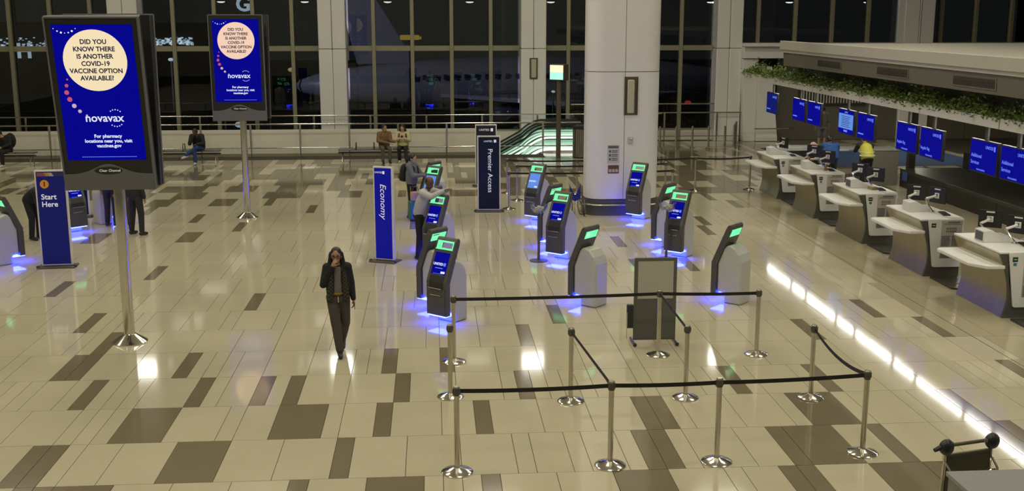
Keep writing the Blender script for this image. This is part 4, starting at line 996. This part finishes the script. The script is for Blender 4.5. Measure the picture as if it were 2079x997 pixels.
def phone(t, P, hd, lk, hr, hu, V):
    MB().box(-.035, .035, -.40, -.388, .83, .95).build('phone', 'black', t)
    for s in (-1, 1): MB().tube([(s*.11, .02, 1.06), (s*.12, -.17, .98), (s*.13, -.20, .75)], .016, 6).build('strap', 'cl_black', t, smooth=True)
    g_ = MB(); slab(g_, (0, -.19, .58), (0, -.21, .66), .2, .10, .19, .08, (1, 0, 0)); fuse('shirt_hem', g_, mat('lime shirt', (.40, .42, .16), .8, noise=.1), t, .015, 3)
p_ = dict(SIT); p_.update(look=(-.1, -1, -.55), Le=(.25, -.2, .76), Lw=(.07, -.37, .84), Re=(-.25, -.2, .76), Rw=(-.07, -.37, .84), Lk=(.12, -.40, .48), La=(.16, -.52, .09), Rk=(-.10, -.44, .50), Ra=(-.10, -.30, .09))
person('woman in cream fleece with long black hair looking at a phone on the bench', (-1.0, 38.95, 0), -4, p_, 'skin_pale', 'cl_cream', 'cl_black', shoe='shoe_white', hairstyle='long', voxel=.015, bulk=1.12, extra=phone, face=False)
p_ = dict(SIT); p_.update(chest=(.0, -.14, .86), neck=(-.02, -.24, 1.0), head=(-.05, -.30, 1.10), look=(-.45, -.85, -.45), Ls=(.15, -.2, .96), Rs=(-.2, -.2, .95), Re=(-.22, -.42, .72), Rw=(-.10, -.40, .96), Rd=(.2, .0, 1), Le=(.22, -.30, .72), Lw=(.02, -.46, .70),
                          Lk=(.02, -.47, .60), La=(-.34, -.50, .33), Lt=(-.8, -.3, -.2), Rk=(-.06, -.46, .52), Ra=(-.06, -.42, .09))
person('person in black coat and blue jeans sitting with crossed legs, chin on hand', (-7.98, 38.98, 0), -3, p_, 'skin_dark', 'cl_black', 'cl_jeans', shoe='shoe_white', hairstyle='short', voxel=.015, bulk=1.15, face=False)
p_ = dict(SIT); p_.update(look=(-.6, -.7, -.5), chest=(-.02, -.1, .86), neck=(-.06, -.16, 1.0), head=(-.12, -.22, 1.10))
def bp2(t, P, hd, lk, hr, hu, V):
    g_ = MB(); blob(g_, (.06, .10, .84), (.2, .13, .26)); fuse('backpack', g_, 'cl_black', t, .016, 4)
person('person in black with a big backpack sitting at the left edge of the picture', (-14.35, 38.85, 0), -20, p_, 'skin_tan', 'cl_black', 'cl_black', shoe='shoe_white', hairstyle='short', voxel=.016, bulk=1.1, extra=bp2, face=False)
# --- left group
person('person in black bending down beside the Start Here sign', (-9.0, 25.6, 0), 62,
       dict(hip=(0, .10, .93), chest=(0, -.18, 1.12), neck=(0, -.34, 1.18), head=(0, -.46, 1.20), look=(0, -.75, -.6), Ls=(.18, -.28, 1.14), Le=(.2, -.36, .88), Lw=(.14, -.44, .66), Rs=(-.18, -.28, 1.14), Re=(-.2, -.36, .88), Rw=(-.14, -.44, .66), Lh=(.09, .10, .91), Rh=(-.09, .1, .91)), 'skin_tan', 'cl_black', 'cl_black', hairstyle='short', hair='hair_brown', voxel=.014, bulk=1.1, face=False)
person('person in dark clothes standing behind the pole of the near display', (-7.75, 27.2, 0), 170, dict(), 'skin_tan', 'cl_dark', 'cl_dark', voxel=.015, face=False)
person('tall person in dark trousers standing right of the near display pole', (-6.85, 26.0, 0), 150, dict(La=(.17, .0, .09), Ra=(-.16, .02, .09), Lk=(.13, -.02, .5), Rk=(-.13, -.02, .5)), 'skin_tan', 'cl_dark', 'cl_dark', voxel=.015, bulk=1.08, face=False)
person('third person of the left group, mostly hidden behind the near display pole', (-7.35, 26.9, 0), 200, dict(), 'skin_tan', 'cl_black', 'cl_taupe', voxel=.016, face=False, scale=.96)
# --- behind the counters
LEAN = dict(hip=(0, .08, .95), chest=(0, -.10, 1.22), neck=(0, -.22, 1.34), head=(0, -.30, 1.45), look=(0, -.85, -.5), Ls=(.19, -.18, 1.30), Rs=(-.19, -.18, 1.30), Le=(.23, -.34, 1.12), Re=(-.23, -.34, 1.12), Lw=(.14, -.52, 1.10), Rw=(-.14, -.52, 1.10), Ln=(0, 0, -1), Rn=(0, 0, -1))
person('bald agent in white shirt bending behind the second farthest counter', (10.85, 30.2, 0), -80, LEAN, 'skin_pale', 'cl_white', 'cl_dark', hairstyle='bald', hair='skin_pale', voxel=.015, face=False, sleeve=.45, topname='shirt')
person('agent in blue polo leaning on the back counter, seen from behind', (11.5, 31.35, 0), 172, LEAN, 'skin_dark', 'cl_blue', 'cl_black', hairstyle='short', voxel=.015, face=False, sleeve=.5, bulk=1.2, topname='polo_shirt')
def vest(t, P, hd, lk, hr, hu, V):
    c = V(P['chest']); h = V(P['hip'])
    g_ = MB(); slab(g_, h+(c-h)*-.15, c, .20, .155, .205, .155, (1, 0, 0)); slab(g_, c, c+(V(P['neck'])-c)*.8, .205, .15, .13, .11, (1, 0, 0)); fuse('safety_vest', g_, 'cl_vest', t, .015, 4)
    for f in (.25, .62): MB().tube([h+(c-h)*f+V((.215*math.cos(a), .168*math.sin(a), 0)) for a in [2*PI*i/24 for i in range(25)]], .016, 6, cap=False).build('reflective_band', 'cl_stripe', t, smooth=True)
person('agent in yellow safety vest leaning on the back counter, head hidden by a screen', (12.58, 31.4, 0), 178, LEAN, 'skin_tan', 'cl_dark', 'cl_black', voxel=.015, face=False, extra=vest, topname='shirt')
person('agent in dark uniform at the right edge behind the nearest counter', (11.02, 18.75, 0), -75, LEAN, 'skin_tan', 'cl_dark', 'cl_black', hairstyle='short', voxel=.014, face=False, sleeve=.6, topname='shirt')
person('traveller in grey shorts standing beyond the counters on the blue carpet', (14.6, 40.9, 0), 170, dict(), 'skin_tan', 'cl_grey', 'cl_greytop', shoe='cl_black', voxel=.016, face=False, shorts=True, sleeve=.5, topname='shirt')
# ================================================================ BENCHES
def bench(x, y, n, label, arms):
    t = thing('beam_bench', label, 'bench', (x, y, 0), group='beam benches by the low wall')
    MB().box(0, n*.62, .18, .24, .30, .36).build('beam', 'charcoal', t)
    for i in range(n):
        MB().prism([(-.02, .42), (-.02, .455), (.05, .465), (.46, .445), (.46, .40), (.05, .41)], 'x', .02+.62*i, .60+.62*i).build('seat', 'grey', t, bevel=.008)
    for i in arms:
        MB().tube([(.62*i, .40, .42), (.62*i, .38, .66), (.62*i, .10, .68), (.62*i, .04, .60), (.62*i, .08, .42)], .017, 7).build('armrest', 'charcoal', t, smooth=True)
    for x_ in (.15, n*.62-.15):
        MB().tube([(x_, .0, .02), (x_, .12, .28), (x_, .21, .34), (x_, .30, .28), (x_, .42, .02)], .02, 7).build('leg', 'steel', t, smooth=True)
bench(-3.25, 38.75, 4, 'dark beam bench with the seated couple on its right half', (1, 2))
bench(-9.75, 38.75, 4, 'dark beam bench with one person in blue jeans', (2,))
bench(-15.9, 38.6, 4, 'dark beam bench at the left edge under the seated person with a backpack', (1,))
# ================================================================ BIN, SIGN POST, SUITCASE
t = thing('litter_bin', 'slatted litter bin beside the escalator landing', 'bin', (5.32, 39.55, 0))
MB().lathe([(.29, .04), (.29, 1.05)], 28).build('drum', 'bronze', t, smooth=True)
for q in range(28):
    a = 2*PI*q/28; MB().box(-.012, .012, -.3, -.285, .06, 1.03, Matrix.Rotation(a, 4, 'Z')).build('slat', 'steel', t)
MB().lathe([(.31, 1.05), (.31, 1.12), (.2, 1.14)], 28).build('lid', 'black', t, smooth=True); MB().lathe([(.3, 0), (.3, .05)], 28).build('foot_ring', 'black', t, smooth=True)
t = thing('lit_sign_post', 'dark post with a small lit green and amber sign box near the escalator', 'sign post', (4.5, 39.5, 0))
MB().prism(rrect(.16, .16, .03, 2), 'z', 0, 3.1).build('post', 'bronze', t, smooth=True)
sb = MB().box(-.16, .16, -.30, .30, 2.76, 3.32).build('sign_box', 'bronze', t, bevel=.01); sb.rotation_euler = (0, 0, R(52))
MB().box(-.164, -.161, -.27, .27, 3.05, 3.29).build('amber_panel', mat('amber panel', (.4, .3, .1), .4, noise=.05, emit=(1, .85, .5), es=1.2), sb)
MB().box(-.164, -.161, -.27, .27, 2.79, 3.05).build('green_panel', mat('green panel', (.2, .4, .3), .4, noise=.05, emit=(.4, 1, .75), es=1.), sb)
t = thing('suitcase', 'teal trolley suitcase by the woman with the backpack', 'suitcase', (-.43, 27.40, 0), R(20))
MB().box(-.17, .17, -.11, .11, .04, .50).build('shell', mat('teal shell', (.02, .13, .13), .5, noise=.1), t, bevel=.04, seg=3)
MB().tube([(-.09, .08, .48), (-.09, .08, .85), (.09, .08, .85), (.09, .08, .48)], .009, 6).build('pull_handle', 'steel', t, smooth=True)
for s_ in (-1, 1): MB().ell((s_*.13, 0, .025), (.02, .025, .025)).build('wheel', 'black', t, smooth=True)
t = thing('shoulder_bag', 'pale pink bag standing on the teal suitcase', 'bag', (-.42, 27.36, .50), R(20))
MB().box(-.13, .13, -.07, .07, 0.0, .24).build('pouch', mat('pink leather', (.42, .25, .22), .6, noise=.1), t, bevel=.04, seg=3)
MB().tube([(-.09, 0, .22), (-.06, 0, .34), (.06, 0, .34), (.09, 0, .22)], .008, 6).build('strap', 'charcoal', t, smooth=True)
# ================================================================ LUGGAGE CART + CABINET
t = thing('luggage_cart', 'luggage cart with black round grips behind the grey cabinet', 'cart', (5.10, 9.75, 0), R(14))
for s_ in (-1, 1):
    MB().ell((s_*.265, 0, .97), (.075, .06, .08), 18, 12).build('grip_knob', 'black', t, smooth=True)
    MB().tube([(s_*.27, .02, .10), (s_*.27, .01, .90)], .016, 8).build('upright', 'chrome', t, smooth=True)
    MB().tube([(s_*.27, .0, .82), (s_*.26, -.10, .74), (s_*.22, -.2, .55), (s_*.2, -.28, .2)], .011, 8).build('side_loop', 'chrome', t, smooth=True)
    for yy in (-.35, .35): MB().lathe([(.05, -.018), (.062, -.01), (.062, .01), (.05, .018)], 16, T=Matrix.Translation((s_*.24, yy, .065)) @ Matrix.Rotation(PI/2, 4, 'Y')).build('wheel', 'black', t, smooth=True)
MB().tube([(-.40, 0, .955), (-.30, .01, .98)], [.02, .028], 10).build('brake_lever', 'black', t, smooth=True)
MB().tube([(-.22, .0, .985), (.22, .0, .985)], .018, 10).build('handle_bar', 'bronze', t, smooth=True)
MB().box(.15, .165, -.024, -.016, .975, .995).box(.175, .19, -.024, -.016, .975, .995).build('rivet_plate', 'chrome', t)
bk = MB().box(-.25, .25, .0, .02, .45, .87).build('advert_board', mat('olive board', (.045, .043, .02), .5, noise=.1), t)
MB().box(-.26, .26, -.004, .024, .87, .89).build('board_trim', 'bronze', bk)
MB().tube([(-.02, -.1, .62), (.05, -.12, .70), (.17, -.12, .74), (.24, -.1, .72)], .011, 8).build('basket_rim', 'chrome', t, smooth=True)
MB().box(-.23, .23, -.30, .3, .12, .15).build('deck', 'steel', t)
t = thing('cabinet_top', 'grey topped cabinet in the bottom right corner, nearest object', 'cabinet', (4.43, 6.66, 0))
MB().box(0.02, 3.0, 0.02, 2.16, 0, 1.06).build('carcass', 'laminate', t); MB().box(0, 3.02, 0, 2.18, 1.06, 1.1).build('top', mat('mid grey top', (.23, .23, .235), .45, noise=.06, scale=12), t, bevel=.006)
for q in range(3): MB().box(.04+1.0*q, 1.0+1.0*q, -.0, .019, .05, 1.02).build('door', 'laminate', t)
# ================================================================ OUTSIDE
struct(MB().box(-140, 140, 46, 260, -5.2, -5).build('ground', 'apron'))
t = thing('airplane', 'parked airliner with a pale tail, dim beyond the window', 'airplane', (2, 92, -5), R(12))
MB().ell((6, 0, 4.6), (19, 2.1, 2.1), 24, 14).build('fuselage', 'plane_white', t, smooth=True)
MB().prism([(-8, 6.2), (-3.2, 6.2), (-7.2, 12.6), (-9.6, 12.6)], 'y', -.25, .25).build('tail_fin', 'plane_white', t, bevel=.1)
MB().prism([(-2, -1), (3, -1), (7, -13), (5, -13)], 'z', 3.6, 3.9).build('wing', 'plane_white', t); MB().ell((3.6, -5.5, 2.5), (2.1, .9, .9)).build('engine', 'plane_blue', t, smooth=True)
mb = MB()
for q in range(20): mb.box(-4+q*.85, -3.7+q*.85, -2.13, -2.02, 5.0, 5.4)
mb.build('cabin_windows', 'plane_blue', t)
l = bpy.data.lights.new('added_apron_light', 'SPOT'); l.energy = 55000; l.spot_size = R(60); l.color = (.9, .88, 1); lo = bpy.data.objects.new('added_apron_light', l); COL.objects.link(lo)  # spot added to light the airliner; its mast is made up
am = thing('added_mast', 'added tall floodlight mast outside, lighting the airliner', 'light mast', (-22, 62, -5)); MB().tube([(0, 0, 0), (0, 0, 17)], .15, 8).build('mast', 'grey', am); MB().box(-.6, .6, -.2, .2, 16.8, 17.3).build('lamp_head', 'grey', am)
lo.parent = am; lo.location = (0, 0.4, 16.5); lo.rotation_euler = (Vector((22, 30, -10)).to_track_quat('-Z', 'Y')).to_euler()
ro = random.Random(21)
def far_lights(name, label, x0, x1, y, z0, z1, n, m, s):
    t = thing(name, label, 'building', (0, y, 0)); MB().box(x0-3, x1+3, .5, 8, -5, z1+2).build('facade', 'dark_wall', t)
    mb = MB()
    for q in range(n):
        a = ro.uniform(x0, x1); b = ro.uniform(z0, z1); w = s*ro.uniform(.4, 1); mb.box(a-w, a+w, .3, .45, b-w*.7, b+w*.7)
    stuff(mb.build('lit_windows', m, t))
far_lights('terminal_building', 'far terminal with a speckled row of lights at the left', -56, -43, 150, .8, 2.2, 130, 'dot_white', .16)
far_lights('hangar', 'far hangar with a bright light row between the two displays', -41, -33, 160, 1.0, 2.0, 150, 'dot_white', .2)
for i, (x, y, z, m, s, nm) in enumerate([(-24.5, 84, 1.2, 'dot_white', .13, 'white lamp left of the near display'), (-24.0, 92, -1.5, 'dot_amber', .14, 'amber lamp low at the left'), (-18.0, 80, 2.0, 'dot_white', .2, 'white lamp bar beyond the gap between displays'),
        (-14.5, 80, 2.1, 'dot_white', .14, 'second white lamp beyond the gap between displays'), (-10.7, 88, .9, 'dot_amber', .3, 'amber beacon right of the far display'), (-12.5, 88, 2.4, 'dot_white', .14, 'white lamp right of the far display'),
        (-11.8, 70, -1.6, 'dot_white', .32, 'bright headlamp low between display and column'), (8.5, 78, -.2, 'dot_white', .14, 'white lamp left of the third column'),
        (9.0, 60, 3.2, 'dot_amber', .16, 'small amber sign lamp high by the third column'), (16.2, 70, -.4, 'dot_red', .22, 'red tail lamp right of the big column'), (-1.2, 66, 3.75, 'dot_amber', .0, 'amber marker on the jet bridge')]):
    t = thing('apron_lamp', nm+', outside at night', 'lamp', (x, y, 0), group='lights outside on the apron')
    if s: MB().ell((0, 0, z), (s, s*.6, s*.6), 10, 7).build('lens', m, t, smooth=True)
    else: MB().box(-.55, .55, 0, .2, z-.14, z+.14).box(.5, .68, -.02, .2, z-.1, z+.05).build('lens', m, t)
    MB().tube([(0, .1, -5), (0, .1, z-.05)], .06, 6).build('pole', 'grey', t)
for ch, x, y, z, sz, lb in [('H', -19.5, 56, 3.3, 1.0, 'glowing white letter H at the left, imitating a reflection in the glass'), ('G', -8.05, 50, 5.45, .85, 'glowing blue-white letter G above the far display, imitating a reflection in the glass')]:  # glowing letters set outside stand in for reflections in the window glass
    t = thing('reflected_letter', lb, 'sign', (x, y, z)); text(ch, sz, 'dot_white', t, (0, 0, 0), bold=.02, ext=.05, name='letter_face'); MB().box(-.06, .06, .1, .2, -z-5, -.2).build('mount_post', 'grey', t)
# outside canopy downlights just beyond the glass
for i, x in enumerate([-8.37+3.33*q for q in range(9)]):
    t = thing('canopy_downlight', '%s round downlight from the left under the outer canopy' % ('first', 'second', 'third', 'fourth', 'fifth', 'sixth', 'seventh', 'eighth', 'ninth')[i], 'downlight', (x, 46.6, 5.55), group='downlights under the outer canopy')
    MB().lathe([(.17, 0), (.17, .12)], 18).build('can', 'grey', t, smooth=True); MB().ell((0, 0, -.01), (.16, .16, .045), 16, 8).build('lens', 'lamp_glow', t, smooth=True)
ex = sempty('wall_outer_canopy'); MB().box(-24, 30, 45.6, 49, 5.67, 5.85).build('canopy_slab', 'dark_wall', ex)
